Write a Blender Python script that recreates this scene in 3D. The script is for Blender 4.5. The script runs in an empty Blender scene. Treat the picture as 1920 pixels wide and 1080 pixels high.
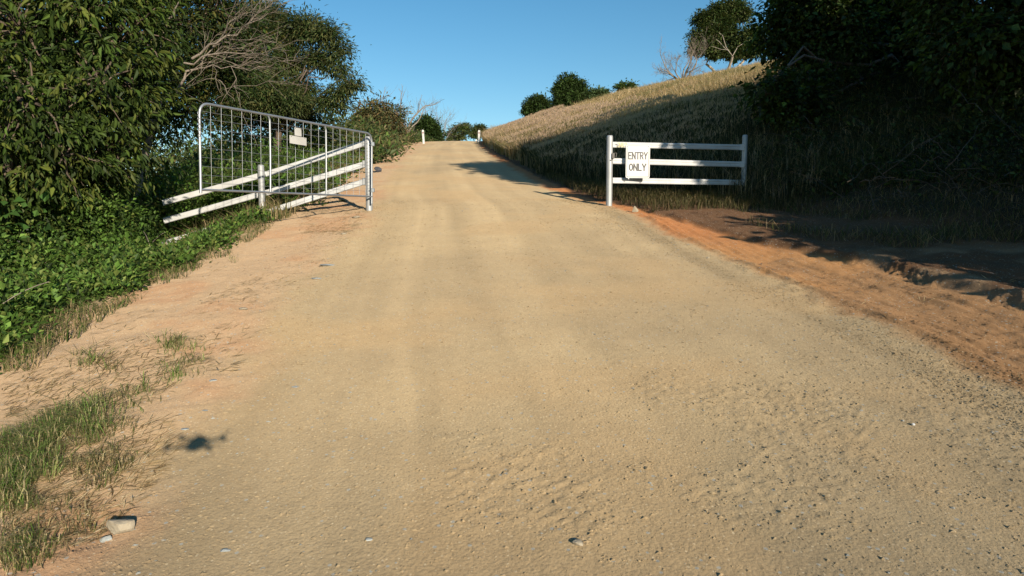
import bpy, math, random
import numpy as np
from mathutils import Vector

# ------------------------------------------------------------------ camera, sky, sun
scn = bpy.context.scene
CAM_H = 1.6
PITCH = math.radians(5.0)
FOC = 1280.0 / 1920.0            # focal length over picture width
cam_d = bpy.data.cameras.new("camera")
cam_d.sensor_width = 36.0
cam_d.lens = 36.0 * FOC
cam_d.clip_start = 0.02
cam_d.clip_end = 6000
cam = bpy.data.objects.new("camera", cam_d)
scn.collection.objects.link(cam)
cam.location = (0, 0, CAM_H)
cam.rotation_euler = (math.pi / 2 - PITCH, 0, 0)
scn.camera = cam

SUN_TRAVEL = Vector((-.457, .9767, -.310)).normalized()
SUN_ELEV = math.asin(-SUN_TRAVEL.z)
sun_d = bpy.data.lights.new("sun", 'SUN')
sun_d.energy = 4.8
sun_d.angle = math.radians(0.5)
sun_d.color = (1.0, .885, .72)
sun = bpy.data.objects.new("sun", sun_d)
scn.collection.objects.link(sun)
sun.rotation_euler = SUN_TRAVEL.to_track_quat('-Z', 'Y').to_euler()
sun.location = (10, -20, 20)

world = bpy.data.worlds.new("World")
scn.world = world
world.use_nodes = True
wn = world.node_tree
wn.nodes.clear()
wo = wn.nodes.new("ShaderNodeOutputWorld")
wb = wn.nodes.new("ShaderNodeBackground")
ws = wn.nodes.new("ShaderNodeTexSky")
ws.sky_type = 'NISHITA'
ws.sun_disc = False
ws.sun_elevation = SUN_ELEV
ws.sun_rotation = math.atan2(-SUN_TRAVEL.x, -SUN_TRAVEL.y)
ws.air_density = 1.0
ws.dust_density = 0.0
ws.ozone_density = 2.2
wb.inputs['Strength'].default_value = 0.105
wh = wn.nodes.new("ShaderNodeHueSaturation")
wh.inputs['Hue'].default_value = .492
wh.inputs['Saturation'].default_value = 1.28
wn.links.new(ws.outputs[0], wh.inputs['Color'])
wn.links.new(wh.outputs[0], wb.inputs[0])
wn.links.new(wb.outputs[0], wo.inputs[0])
scn.view_settings.view_transform = 'Standard'
scn.view_settings.look = 'None'
scn.view_settings.gamma = 1
scn.view_settings.exposure = 0.32
scn.cycles.max_bounces = 5
scn.cycles.diffuse_bounces = 3
scn.cycles.transmission_bounces = 3

RNG = np.random.default_rng(7)
random.seed(7)

# ------------------------------------------------------------------ noise
def _hash(ix, iy, seed):
    h = (ix.astype(np.int64) * 374761393 + iy.astype(np.int64) * 668265263 + seed * 1442695041) & 0x7fffffff
    h = ((h ^ (h >> 13)) * 1274126177) & 0x7fffffff
    h = (h ^ (h >> 16)) & 0x7fffffff
    return h / float(0x7fffffff)

def vnoise(x, y, seed=0):
    x = np.asarray(x, float); y = np.asarray(y, float)
    ix = np.floor(x); iy = np.floor(y)
    fx = x - ix; fy = y - iy
    fx = fx * fx * fx * (fx * (fx * 6 - 15) + 10); fy = fy * fy * fy * (fy * (fy * 6 - 15) + 10)
    a = _hash(ix, iy, seed); b = _hash(ix + 1, iy, seed)
    c = _hash(ix, iy + 1, seed); d = _hash(ix + 1, iy + 1, seed)
    return (a * (1 - fx) + b * fx) * (1 - fy) + (c * (1 - fx) + d * fx) * fy

def fbm(x, y, seed=0, oct=4):
    s = 0; a = .5; t = 0
    x = np.asarray(x, float); y = np.asarray(y, float)
    for o in range(oct):
        s = s + a * vnoise(x, y, seed + o * 17); t += a; a *= .5
        x, y = x * 1.93 + y * .42 + 3.1, y * 1.93 - x * .42 + 7.7
    return s / t

def sstep(a, b, x):
    t = np.clip((np.asarray(x, float) - a) / (b - a), 0, 1)
    return t * t * (3 - 2 * t)

# ------------------------------------------------------------------ terrain
SLOPE = .155
_Y = np.arange(-60, 400, .25)
def _smooth(tab, k):
    v = np.interp(_Y, [t[0] for t in tab], [t[1] for t in tab])
    p = np.pad(v, k, mode='edge'); ker = np.hanning(2 * k + 1); ker /= ker.sum()
    return np.convolve(p, ker, 'valid')
_L = _smooth([(-60, 2), (-8, -1.1), (2.3, -1.5), (3.4, -1.55), (4, -1.65), (5.5, -1.95), (7, -2.08), (9.7, -2.2), (12.8, -2.55), (19.2, -3.4),
              (28, -4.4), (47, -6.0), (60, -6.6), (80, -5.2), (110, 4), (400, 120)], 4)
_R = _smooth([(-60, 8), (-8, 4.0), (2.3, 3.25), (4, 3.0), (5.5, 2.75), (7, 2.53), (9.7, 2.17), (12.8, 1.78), (15, .98), (19.2, .37),
              (28, -.66), (47, -2.4), (60, -2.7), (80, -1.0), (110, 9), (400, 126)], 4)
def Lf(Y): return np.interp(Y, _Y, _L)
def Rf(Y): return np.interp(Y, _Y, _R)
_YY = np.arange(-200, 3000, .5)
def _profile(bend0, bend1, fall, end):
    sl = SLOPE + (0 - SLOPE) * sstep(bend0, bend1, _YY) + fall * sstep(bend1, bend1 + 30, _YY) * (1 - sstep(end, end + 200, _YY))
    z = np.cumsum(sl) * .5
    return z - np.interp(0, _YY, z)
_PR = _profile(50, 68, -.06, 300)
_PH = _profile(66, 92, -.16, 300)
def d0f(Y): return np.interp(Y, [7, 13, 20, 26, 34], [5.0, 2.8, .5, .7, .4])
def cutf(Y): return np.interp(Y, [3, 5.9, 7.9, 9.3, 12, 14], [2.0, 1.72, 1.72, 1.05, .5, .4])

def height0(X, Y):
    X = np.asarray(X, float); Y = np.asarray(Y, float)
    L = Lf(Y); R = Rf(Y)
    d = X - R; e = L - X
    pr = np.interp(Y, _YY, _PR); ph = np.interp(Y, _YY, _PH)
    w = sstep(0, 14, d)
    z = pr * (1 - w) + ph * w
    # right: drained track, cut bank, then the hillside
    t = np.maximum(d - d0f(Y), 0)
    flat = np.minimum(np.maximum(d, 0), d0f(Y))
    near = 1 - sstep(12, 17, Y)
    z = z + np.where(d > 0, .02 * flat, 0)
    z = z - near * .07 * sstep(0, .8, d) * (1 - sstep(0, .18, d - cutf(Y)))
    z = z + (1 - sstep(7.6, 9.2, Y)) * .035 * sstep(0, .14, d - cutf(Y) + .12 * (fbm(X * 1.6, Y * 1.6, 5, 3) - .5))
    t1 = np.minimum(t, 9); t2 = np.clip(t - 9, 0, 60)
    z = z + .33 * t1 + .20 * t2
    # left: shoulder then embankment down to the valley
    s = 1.9 + .5 * sstep(14, 22, Y) * 0
    sh = np.minimum(np.maximum(e, 0), s)
    dr = np.clip(e - s, 0, 7); dr2 = np.clip(e - s - 7, 0, 80)
    z = z - .05 * sh - .43 * dr * (1 - .45 * sstep(16, 30, Y)) - .16 * dr2
    z = z + np.where((d < 0) & (e < 0), .04 * (1 - ((X - (L + R) / 2) / ((R - L) / 2 + 1e-6)) ** 2), 0)
    return z

def height(X, Y):
    X = np.asarray(X, float); Y = np.asarray(Y, float)
    z = height0(X, Y)
    L = Lf(Y); R = Rf(Y); d = X - R; e = L - X
    far = np.clip((np.abs(Y) + 2) / 10, 1, 4)
    road = (1 - sstep(-.3, .15, d)) * (1 - sstep(-.3, .2, e))
    z = z + (fbm(X * .35, Y * .35, 11, 3) - .5) * .12 * (1 - .75 * road)
    # worn wheel tracks along the road
    mid = (L + R) / 2; u = (X - mid)
    for c in (-1.05, .55):
        z = z - .008 * np.exp(-((u - c - .15 * np.sin(Y * .21)) / .28) ** 2) * road
    z = z + (1 - road) * ((fbm(X * 2.3, Y * 2.3, 21, 4) - .5) * .07 + (fbm(X * 9, Y * 9, 31, 3) - .5) * .022)
    z = z + road * (fbm(X * 3, Y * .8, 41, 3) - .5) * .010
    # loose clods on the near part of the road and shoulder
    loose = loosef(X, Y)
    rough = fbm(X * 42, Y * 42, 51, 2)
    z = z + loose * (np.abs(rough - .5) * .023 + sstep(.6, .75, vnoise(X * 26, Y * 26, 61)) * .003) * (1 - sstep(9, 16, Y))
    z = z + .0022 * (rough - .5) * (1 - sstep(7, 14, Y))
    # ridges pressed along the drained track edge
    nr = 1 - sstep(11, 13.5, Y)
    wob = .10 * (fbm(Y * .9, Y * 0 + 3, 71, 3) - .5)
    ridge = .035 * np.exp(-((d - .26 - wob) / .05) ** 2) + .022 * np.exp(-((d - .42 - wob * 1.6) / .04) ** 2) + .015 * np.exp(-((d - .62 - wob) / .03) ** 2)
    z = z + nr * ridge * (.35 + fbm(X * 5, Y * 3, 81, 3)) 
    q = 1.5 * np.interp(d, [0, .3, 4], [0, .3, 1])
    z = z + nr * sstep(.3, .6, d) * (1 - sstep(1.4, 1.8, d)) * .022 * (fbm(d * 9, Y * .8, 91, 3) - .5) * 2
    # crumbly cut edge
    ce = np.exp(-((d - cutf(Y) - .05) / .20) ** 2) * (1 - sstep(7.6, 9.4, Y))
    z = z + ce * (np.abs(fbm(X * 15, Y * 15, 95, 3) - .5) * .13 * sstep(.42, .6, fbm(X * 3, Y * 3, 97, 3)) - .006)
    return z

LOOSE = [(.02, 3.05, .30), (-.25, 3.35, .18), (.16, 2.75, .25), (.34, 2.62, .16), (.85, 2.75, .30), (.62, 3.05, .2), (1.25, 2.95, .35), (-.15, 2.75, .15), (.95, 3.9, .4), (1.6, 3.6, .35), (-1.3, 2.55, .25)]
def loosef(X, Y):
    a = fbm(X * 1.4 + 9, Y * 1.1 + 4, 101, 4)
    R = Rf(Y); L = Lf(Y)
    c = .28 * sstep(-1.6, -.5, X - R) + .12 * sstep(.2, 1.6, X - .4) * (1 - sstep(3.5, 8, Y))
    w = .12 * (fbm(X * 6, Y * 6, 107, 3) - .5) * 4
    for (cx, cy, r) in LOOSE:
        c = c + .55 * np.exp(-(((X - cx) / r) ** 2 + ((Y - cy) / (r * .8)) ** 2))
    return np.clip(sstep(.52, .80, a * .8 + c * .6 + w * .35) + .05, 0, 1)

def H(x, y): return float(height(np.array([x]), np.array([y]))[0])

# point under a picture position of the survey photograph, used to measure where things stand
cp, sp = math.cos(PITCH), math.sin(PITCH)
def P(px, py, Y):
    u = (px - 960) / 1280.; v = (540 - py) / 1280.
    yw = cp + v * sp; zw = v * cp - sp
    return np.array([u / yw * Y, Y, CAM_H + zw / yw * Y])
def G(px, py):
    px = np.atleast_1d(np.asarray(px, float)); py = np.atleast_1d(np.asarray(py, float))
    u = (px - 960) / 1280.; v = (540 - py) / 1280.
    yw = cp + v * sp; zw = (v * cp - sp) / yw; uw = u / yw
    Ys = np.geomspace(1.5, 130, 420)
    f = height0(uw[:, None] * Ys, np.broadcast_to(Ys, (len(px), len(Ys)))) - (CAM_H + zw[:, None] * Ys)
    hit = f > 0
    idx = np.argmax(hit, 1); ok = hit.any(1) & (idx > 0)
    idx = np.maximum(idx, 1); r = np.arange(len(px))
    f0 = f[r, idx - 1]; f1 = f[r, idx]
    t = f0 / (f0 - f1 + 1e-12); Y = Ys[idx - 1] + t * (Ys[idx] - Ys[idx - 1])
    return uw * Y, Y, ok

# ------------------------------------------------------------------ object helpers
def link(o): scn.collection.objects.link(o); return o

def np_mesh(name, verts, faces, mat, col=None, smooth=False, parent=None, normals=None):
    verts = np.asarray(verts, np.float32).reshape(-1, 3)
    me = bpy.data.meshes.new(name)
    me.vertices.add(len(verts)); me.vertices.foreach_set('co', verts.ravel())
    if isinstance(faces, np.ndarray): faces = [faces]
    faces = [f for f in faces if len(f)]
    nl = sum(f.size for f in faces); nf = sum(len(f) for f in faces)
    me.loops.add(nl); me.polygons.add(nf)
    me.loops.foreach_set('vertex_index', np.concatenate([f.ravel() for f in faces]).astype(np.int32))
    tot = np.concatenate([np.full(len(f), f.shape[1]) for f in faces])
    st = np.concatenate([[0], np.cumsum(tot)[:-1]])
    me.polygons.foreach_set('loop_start', st.astype(np.int32))
    me.polygons.foreach_set('loop_total', tot.astype(np.int32))
    me.polygons.foreach_set('use_smooth', np.full(nf, bool(smooth)))
    me.update(calc_edges=True)
    if col is not None:
        c = np.ones((len(verts), 4), np.float32); c[:, :3] = col
        at = me.color_attributes.new('tint', 'FLOAT_COLOR', 'POINT')
        at.data.foreach_set('color', c.ravel())
    if normals is not None:
        me.normals_split_custom_set_from_vertices(np.asarray(normals, np.float32).tolist())
    if mat: me.materials.append(mat)
    o = link(bpy.data.objects.new(name, me))
    if parent: o.parent = parent
    return o

def tag(o, label=None, cat=None, group=None, kind=None):
    if label: o['label'] = label
    if cat: o['category'] = cat
    if group: o['group'] = group
    if kind: o['kind'] = kind
    return o

def thing(name, loc, label, cat, group=None, rotz=0):
    o = link(bpy.data.objects.new(name, None)); o.location = [float(c) for c in loc]; o.rotation_euler = (0, 0, rotz)
    o.empty_display_size = .2
    return tag(o, label, cat, group)

class MB:
    """collects shapes for one mesh"""
    def __init__(s): s.v = []; s.f3 = []; s.f4 = []; s.c = []; s.n = 0
    def add(s, v, f, col=None):
        v = np.asarray(v, float).reshape(-1, 3); f = np.asarray(f, np.int64)
        (s.f3 if f.shape[1] == 3 else s.f4).append(f + s.n); s.v.append(v); s.n += len(v)
        s.c.append(np.broadcast_to(np.array(col if col is not None else (1, 1, 1), float), (len(v), 3)))
    def tube(s, pts, rad, sides=8, cap=True, col=None):
        pts = np.asarray(pts, float); m = len(pts)
        rad = np.broadcast_to(np.asarray(rad, float), (m,))
        T = np.gradient(pts, axis=0); T /= np.linalg.norm(T, axis=1)[:, None] + 1e-9
        up = np.array([0, 0, 1.]) if abs(T[0, 2]) < .9 else np.array([1., 0, 0])
        A = np.zeros_like(T); a = np.cross(T[0], up); a /= np.linalg.norm(a)
        for i in range(m):
            a = a - T[i] * a.dot(T[i]); a /= np.linalg.norm(a) + 1e-9; A[i] = a
        B = np.cross(T, A)
        th = np.arange(sides) / sides * 2 * np.pi
        v = pts[:, None] + rad[:, None, None] * (np.cos(th)[None, :, None] * A[:, None] + np.sin(th)[None, :, None] * B[:, None])
        i = np.arange(m - 1)[:, None] * sides; j = np.arange(sides)[None]
        f = np.stack([i + j, i + (j + 1) % sides, i + sides + (j + 1) % sides, i + sides + j], -1).reshape(-1, 4)
        s.add(v.reshape(-1, 3), f, col)
        if cap:
            for e, idx in ((0, 0), (m - 1, m - 1)):
                c = pts[idx]; vv = np.vstack([v[idx], c]); k = np.arange(sides)
                ff = np.stack([k, (k + 1) % sides, np.full(sides, sides)], -1)
                if e == 0: ff = ff[:, ::-1]
                s.add(vv, ff, col)
    def box(s, c, size, axes=None, bev=0, col=None):
        c = np.asarray(c, float); h = np.asarray(size, float) / 2
        ax = np.eye(3) if axes is None else np.asarray(axes, float)
        b = min(bev, h.min() * .6)
        if b <= 0:
            sg = np.array([[x, y, z] for z in (-1, 1) for y in (-1, 1) for x in (-1, 1)], float)
            f = np.array([[0, 2, 3, 1], [4, 5, 7, 6], [0, 1, 5, 4], [2, 6, 7, 3], [0, 4, 6, 2], [1, 3, 7, 5]])
            s.add(c + (sg * h) @ ax, f, col); return
        vs = []; idx = {}
        for z in (-1, 1):
            for y in (-1, 1):
                for x in (-1, 1):
                    for k in range(3):
                        p = np.array([x, y, z], float) * (h - b); p[k] = (x, y, z)[k] * h[k]
                        idx[(x, y, z, k)] = len(vs); vs.append(p)
        q = []; t = []
        for k in range(3):
            a, bb = [(1, 2), (2, 0), (0, 1)][k]
            for sg in (-1, 1):
                r = []
                for (u, w) in ((-1, -1), (1, -1), (1, 1), (-1, 1)):
                    p = [0, 0, 0]; p[k] = sg; p[a] = u; p[bb] = w; r.append(idx[(*p, k)])
                q.append(r if sg > 0 else r[::-1])
        for k in range(3):
            a, bb = [(1, 2), (2, 0), (0, 1)][k]
            for u in (-1, 1):
                for w in (-1, 1):
                    def I(sg, kk):
                        p = [0, 0, 0]; p[k] = sg; p[a] = u; p[bb] = w; return idx[(*p, kk)]
                    r = [I(-1, a), I(1, a), I(1, bb), I(-1, bb)]
                    q.append(r if u * w > 0 else r[::-1])
        for x in (-1, 1):
            for y in (-1, 1):
                for z in (-1, 1):
                    r = [idx[(x, y, z, k)] for k in range(3)]; t.append(r if x * y * z > 0 else r[::-1])
        V = c + np.array(vs) @ ax
        n0 = s.n
        s.v.append(V); s.n += len(V); s.c.append(np.broadcast_to(np.array(col if col is not None else (1, 1, 1), float), (len(V), 3)))
        s.f4.append(np.array(q) + n0); s.f3.append(np.array(t) + n0)
    def extrude(s, sec, p0, p1, upv=(0, 0, 1), col=None):
        """closed section (x = sideways, y = up) swept from p0 to p1"""
        p0 = np.asarray(p0, float); p1 = np.asarray(p1, float)
        d = (p1 - p0) / np.linalg.norm(p1 - p0); up = np.asarray(upv, float)
        sd = np.cross(d, up); sd /= np.linalg.norm(sd); up = np.cross(sd, d)
        sec = np.asarray(sec, float); k = len(sec)
        r = sec[:, :1] * sd + sec[:, 1:] * up
        v = np.vstack([p0 + r, p1 + r]); i = np.arange(k)
        s.add(v, np.stack([i, (i + 1) % k, (i + 1) % k + k, i + k], -1), col)
        for base, ctr in ((0, p0), (k, p1)):
            vv = np.vstack([v[base:base + k], ctr + r.mean(0)])
            s.add(vv, np.stack([i, (i + 1) % k, np.full(k, k)], -1), col)
    def build(s, name, mat, parent=None, smooth=False, origin=None, col=False):
        v = np.vstack(s.v)
        if origin is not None: v = v - np.asarray(origin, float)
        fs = []
        if s.f4: fs.append(np.vstack(s.f4))
        if s.f3: fs.append(np.vstack(s.f3))
        return np_mesh(name, v, fs, mat, np.vstack(s.c) if col else None, smooth, parent)

# ------------------------------------------------------------------ materials
def new_mat(name):
    m = bpy.data.materials.new(name); m.use_nodes = True
    nt = m.node_tree; nt.nodes.clear()
    out = nt.nodes.new('ShaderNodeOutputMaterial'); b = nt.nodes.new('ShaderNodeBsdfPrincipled')
    nt.links.new(b.outputs[0], out.inputs[0])
    return m, nt, b, out
def nd(nt, t, **kw):
    n = nt.nodes.new(t)
    for k, v in kw.items():
        if k.startswith('i_'):
            key = k[2:]; key = int(key) if key.isdigit() else key.replace('_', ' ')
            n.inputs[key].default_value = v
        else: setattr(n, k, v)
    return n
def mixc(nt, mode, fac, a, b):
    n = nd(nt, 'ShaderNodeMix', data_type='RGBA', blend_type=mode)
    for sock, v in ((n.inputs[0], fac), (n.inputs[6], a), (n.inputs[7], b)):
        if isinstance(v, bpy.types.NodeSocket): nt.links.new(v, sock)
        else: sock.default_value = v if isinstance(v, float) else (*v, 1) if len(v) == 3 else v
    return n.outputs[2]
def rampf(nt, src, stops):
    r = nd(nt, 'ShaderNodeValToRGB'); nt.links.new(src, r.inputs[0])
    while len(r.color_ramp.elements) < len(stops): r.color_ramp.elements.new(.5)
    for e, (p, c) in zip(r.color_ramp.elements, stops):
        e.position = p; e.color = (*c, 1) if isinstance(c, tuple) else (c, c, c, 1)
    return r.outputs[0]

def ground_material():
    m, nt, b, out = new_mat('earth')
    geo = nd(nt, 'ShaderNodeNewGeometry'); at = nd(nt, 'ShaderNodeAttribute', attribute_name='tint')
    pos = geo.outputs['Position']
    def noise(scale, det=6, rough=.6):
        n = nd(nt, 'ShaderNodeTexNoise', i_Scale=scale, i_Detail=det, i_Roughness=rough); nt.links.new(pos, n.inputs['Vector']); return n.outputs[0]
    n1 = noise(2.2, 8, .65); n2 = noise(17., 8, .7); n3 = noise(90., 5, .7)
    c = mixc(nt, 'MULTIPLY', 1.0, at.outputs['Color'], rampf(nt, n1, [(.3, .93), (.7, 1.06)]))
    c = mixc(nt, 'MULTIPLY', 1.0, c, rampf(nt, n2, [(.28, .90), (.52, 1.0), (.75, 1.07)]))
    c = mixc(nt, 'MULTIPLY', .8, c, rampf(nt, n3, [(.3, .78), (.6, 1.08)]))
    # stone chips, grey-blue and cream
    def chips(scale, lo, colr, amt):
        v = nd(nt, 'ShaderNodeTexVoronoi', i_Scale=scale); nt.links.new(pos, v.inputs['Vector'])
        sep = nd(nt, 'ShaderNodeSeparateColor'); nt.links.new(v.outputs['Color'], sep.inputs[0])
        pick = nd(nt, 'ShaderNodeMath', operation='GREATER_THAN', i_1=lo); nt.links.new(sep.outputs[0], pick.inputs[0])
        near = nd(nt, 'ShaderNodeMath', operation='LESS_THAN', i_1=.33); nt.links.new(v.outputs['Distance'], near.inputs[0])
        mul = nd(nt, 'ShaderNodeMath', operation='MULTIPLY'); nt.links.new(pick.outputs[0], mul.inputs[0]); nt.links.new(near.outputs[0], mul.inputs[1])
        m2 = nd(nt, 'ShaderNodeMath', operation='MULTIPLY', i_1=amt); nt.links.new(mul.outputs[0], m2.inputs[0])
        return m2.outputs[0], colr
    for a in (chips(38., .93, (.30, .31, .29), .7), chips(70., .9, (.55, .45, .30), .6), chips(55., .93, (.20, .155, .095), .6)):
        c = mixc(nt, 'MIX', a[0], c, a[1])
    nt.links.new(c, b.inputs['Base Color'])
    b.inputs['Roughness'].default_value = .95
    b.inputs['Specular IOR Level'].default_value = .15
    b.inputs['Diffuse Roughness'].default_value = 1.0
    # fine grit relief
    n4 = noise(75., 8, .75); n5 = noise(160., 4, .7)
    vv = nd(nt, 'ShaderNodeTexVoronoi', i_Scale=58.); nt.links.new(pos, vv.inputs['Vector'])
    b1 = nd(nt, 'ShaderNodeBump', i_Strength=.40, i_Distance=.008); nt.links.new(n4, b1.inputs['Height'])
    b2 = nd(nt, 'ShaderNodeBump', i_Strength=.5, i_Distance=.008); nt.links.new(n5, b2.inputs['Height']); nt.links.new(b1.outputs[0], b2.inputs['Normal'])
    b3 = nd(nt, 'ShaderNodeBump', i_Strength=.22, i_Distance=.012, invert=True); nt.links.new(vv.outputs['Distance'], b3.inputs['Height']); nt.links.new(b2.outputs[0], b3.inputs['Normal'])
    nt.links.new(b3.outputs[0], b.inputs['Normal'])
    return m
M_EARTH = ground_material()

def leaf_material(name, rough=.5, trans=.25, spec=.35):
    m, nt, b, out = new_mat(name)
    at = nd(nt, 'ShaderNodeAttribute', attribute_name='tint')
    nt.links.new(at.outputs['Color'], b.inputs['Base Color'])
    b.inputs['Roughness'].default_value = rough; b.inputs['Specular IOR Level'].default_value = spec
    tr = nd(nt, 'ShaderNodeBsdfTranslucent')
    tc = mixc(nt, 'MULTIPLY', 1.0, at.outputs['Color'], (1.5, 1.4, .5)); nt.links.new(tc, tr.inputs[0])
    mx = nd(nt, 'ShaderNodeMixShader', i_0=trans)
    nt.links.new(b.outputs[0], mx.inputs[1]); nt.links.new(tr.outputs[0], mx.inputs[2]); nt.links.new(mx.outputs[0], out.inputs[0])
    return m
M_LEAF = leaf_material('leaf', .55, .22, .22)
M_GRASS = leaf_material('grass_blade', .7, .38, .12)

def bark_material(name, col, col2, scale=6.):
    m, nt, b, out = new_mat(name)
    tc = nd(nt, 'ShaderNodeTexCoord'); mp = nd(nt, 'ShaderNodeMapping'); mp.inputs['Scale'].default_value = (1, 1, .25)
    nt.links.new(tc.outputs['Object'], mp.inputs[0])
    n = nd(nt, 'ShaderNodeTexNoise', i_Scale=scale, i_Detail=8., i_Roughness=.7); nt.links.new(mp.outputs[0], n.inputs['Vector'])
    c = rampf(nt, n.outputs[0], [(.35, col2), (.62, col)]); nt.links.new(c, b.inputs['Base Color'])
    b.inputs['Roughness'].default_value = .9
    n2 = nd(nt, 'ShaderNodeTexNoise', i_Scale=scale * 5, i_Detail=6.); nt.links.new(mp.outputs[0], n2.inputs['Vector'])
    bp = nd(nt, 'ShaderNodeBump', i_Strength=.6, i_Distance=.03); nt.links.new(n2.outputs[0], bp.inputs['Height']); nt.links.new(bp.outputs[0], b.inputs['Normal'])
    return m
M_BARK = bark_material('bark', (.17, .125, .09), (.08, .06, .045))
M_GUMBARK = bark_material('pale_bark', (.50, .44, .36), (.26, .21, .16))
M_DEAD = bark_material('dead_wood', (.34, .28, .22), (.17, .135, .105), 10.)

def metal_material(name, col, rough, metallic, dirt=(.25, .23, .2), amt=.35, scale=14.):
    m, nt, b, out = new_mat(name)
    tc = nd(nt, 'ShaderNodeTexCoord')
    n = nd(nt, 'ShaderNodeTexNoise', i_Scale=scale, i_Detail=8., i_Roughness=.7); nt.links.new(tc.outputs['Object'], n.inputs['Vector'])
    f = rampf(nt, n.outputs[0], [(.5, 0.), (.75, amt)])
    n2 = nd(nt, 'ShaderNodeTexNoise', i_Scale=2.5, i_Detail=5.); nt.links.new(tc.outputs['Object'], n2.inputs['Vector'])
    base = mixc(nt, 'MULTIPLY', 1.0, col, rampf(nt, n2.outputs[0], [(.3, .82), (.7, 1.08)]))
    c = mixc(nt, 'MIX', f, base, dirt); nt.links.new(c, b.inputs['Base Color'])
    b.inputs['Roughness'].default_value = rough; b.inputs['Metallic'].default_value = metallic
    bp = nd(nt, 'ShaderNodeBump', i_Strength=.15, i_Distance=.004); nt.links.new(n.outputs[0], bp.inputs['Height']); nt.links.new(bp.outputs[0], b.inputs['Normal'])
    return m
M_GALV = metal_material('galvanised_steel', (.46, .48, .50), .42, .7, amt=.25)
M_GALVP = metal_material('galvanised_post', (.45, .46, .46), .5, .3, (.33, .31, .28), .5, 9.)
M_RAIL = metal_material('white_paint', (.62, .625, .62), .45, 0., (.42, .38, .3), .35, 11.)
M_SIGN = metal_material('sign_white', (.58, .58, .565), .35, 0., (.6, .57, .5), .2, 8.)
M_INK = metal_material('faded_black_ink', (.035, .035, .035), .5, 0., (.12, .12, .12), .4, 30.)
M_LINE = metal_material('sign_line', (.16, .155, .15), .5, 0., (.5, .5, .5), .3, 30.)
M_WIRE = metal_material('tie_wire', (.12, .11, .10), .6, .3)
M_YELLOW = metal_material('faded_yellow_paint', (.62, .55, .28), .6, 0., (.75, .72, .6), .7, 40.)
M_PLATE = metal_material('plate_cream', (.58, .57, .53), .5, 0., (.5, .45, .35), .3, 14.)
M_POSTW = metal_material('guide_post_white', (.68, .68, .65), .5, 0., (.5, .42, .3), .25, 6.)
M_REFL = metal_material('reflector', (.30, .05, .04), .3, 0.)
M_DRONE = metal_material('grey_plastic', (.25, .25, .26), .5, 0.)
def rock_mat(name, a, b_):
    m, nt, b, out = new_mat(name)
    tc = nd(nt, 'ShaderNodeTexCoord')
    n = nd(nt, 'ShaderNodeTexNoise', i_Scale=9., i_Detail=8., i_Roughness=.7); nt.links.new(tc.outputs['Object'], n.inputs['Vector'])
    c = rampf(nt, n.outputs[0], [(.35, b_), (.6, a)]); nt.links.new(c, b.inputs['Base Color']); b.inputs['Roughness'].default_value = .9
    n2 = nd(nt, 'ShaderNodeTexNoise', i_Scale=60., i_Detail=6.); nt.links.new(tc.outputs['Object'], n2.inputs['Vector'])
    bp = nd(nt, 'ShaderNodeBump', i_Strength=.5, i_Distance=.01); nt.links.new(n2.outputs[0], bp.inputs['Height']); nt.links.new(bp.outputs[0], b.inputs['Normal'])
    return m
M_ROCKC = rock_mat('cream_stone', (.40, .335, .24), (.27, .22, .15))
M_ROCKB = rock_mat('bluish_stone', (.42, .44, .42), (.32, .31, .27))
M_ROCKD = rock_mat('dark_stone', (.10, .10, .11), (.05, .05, .055))

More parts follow.
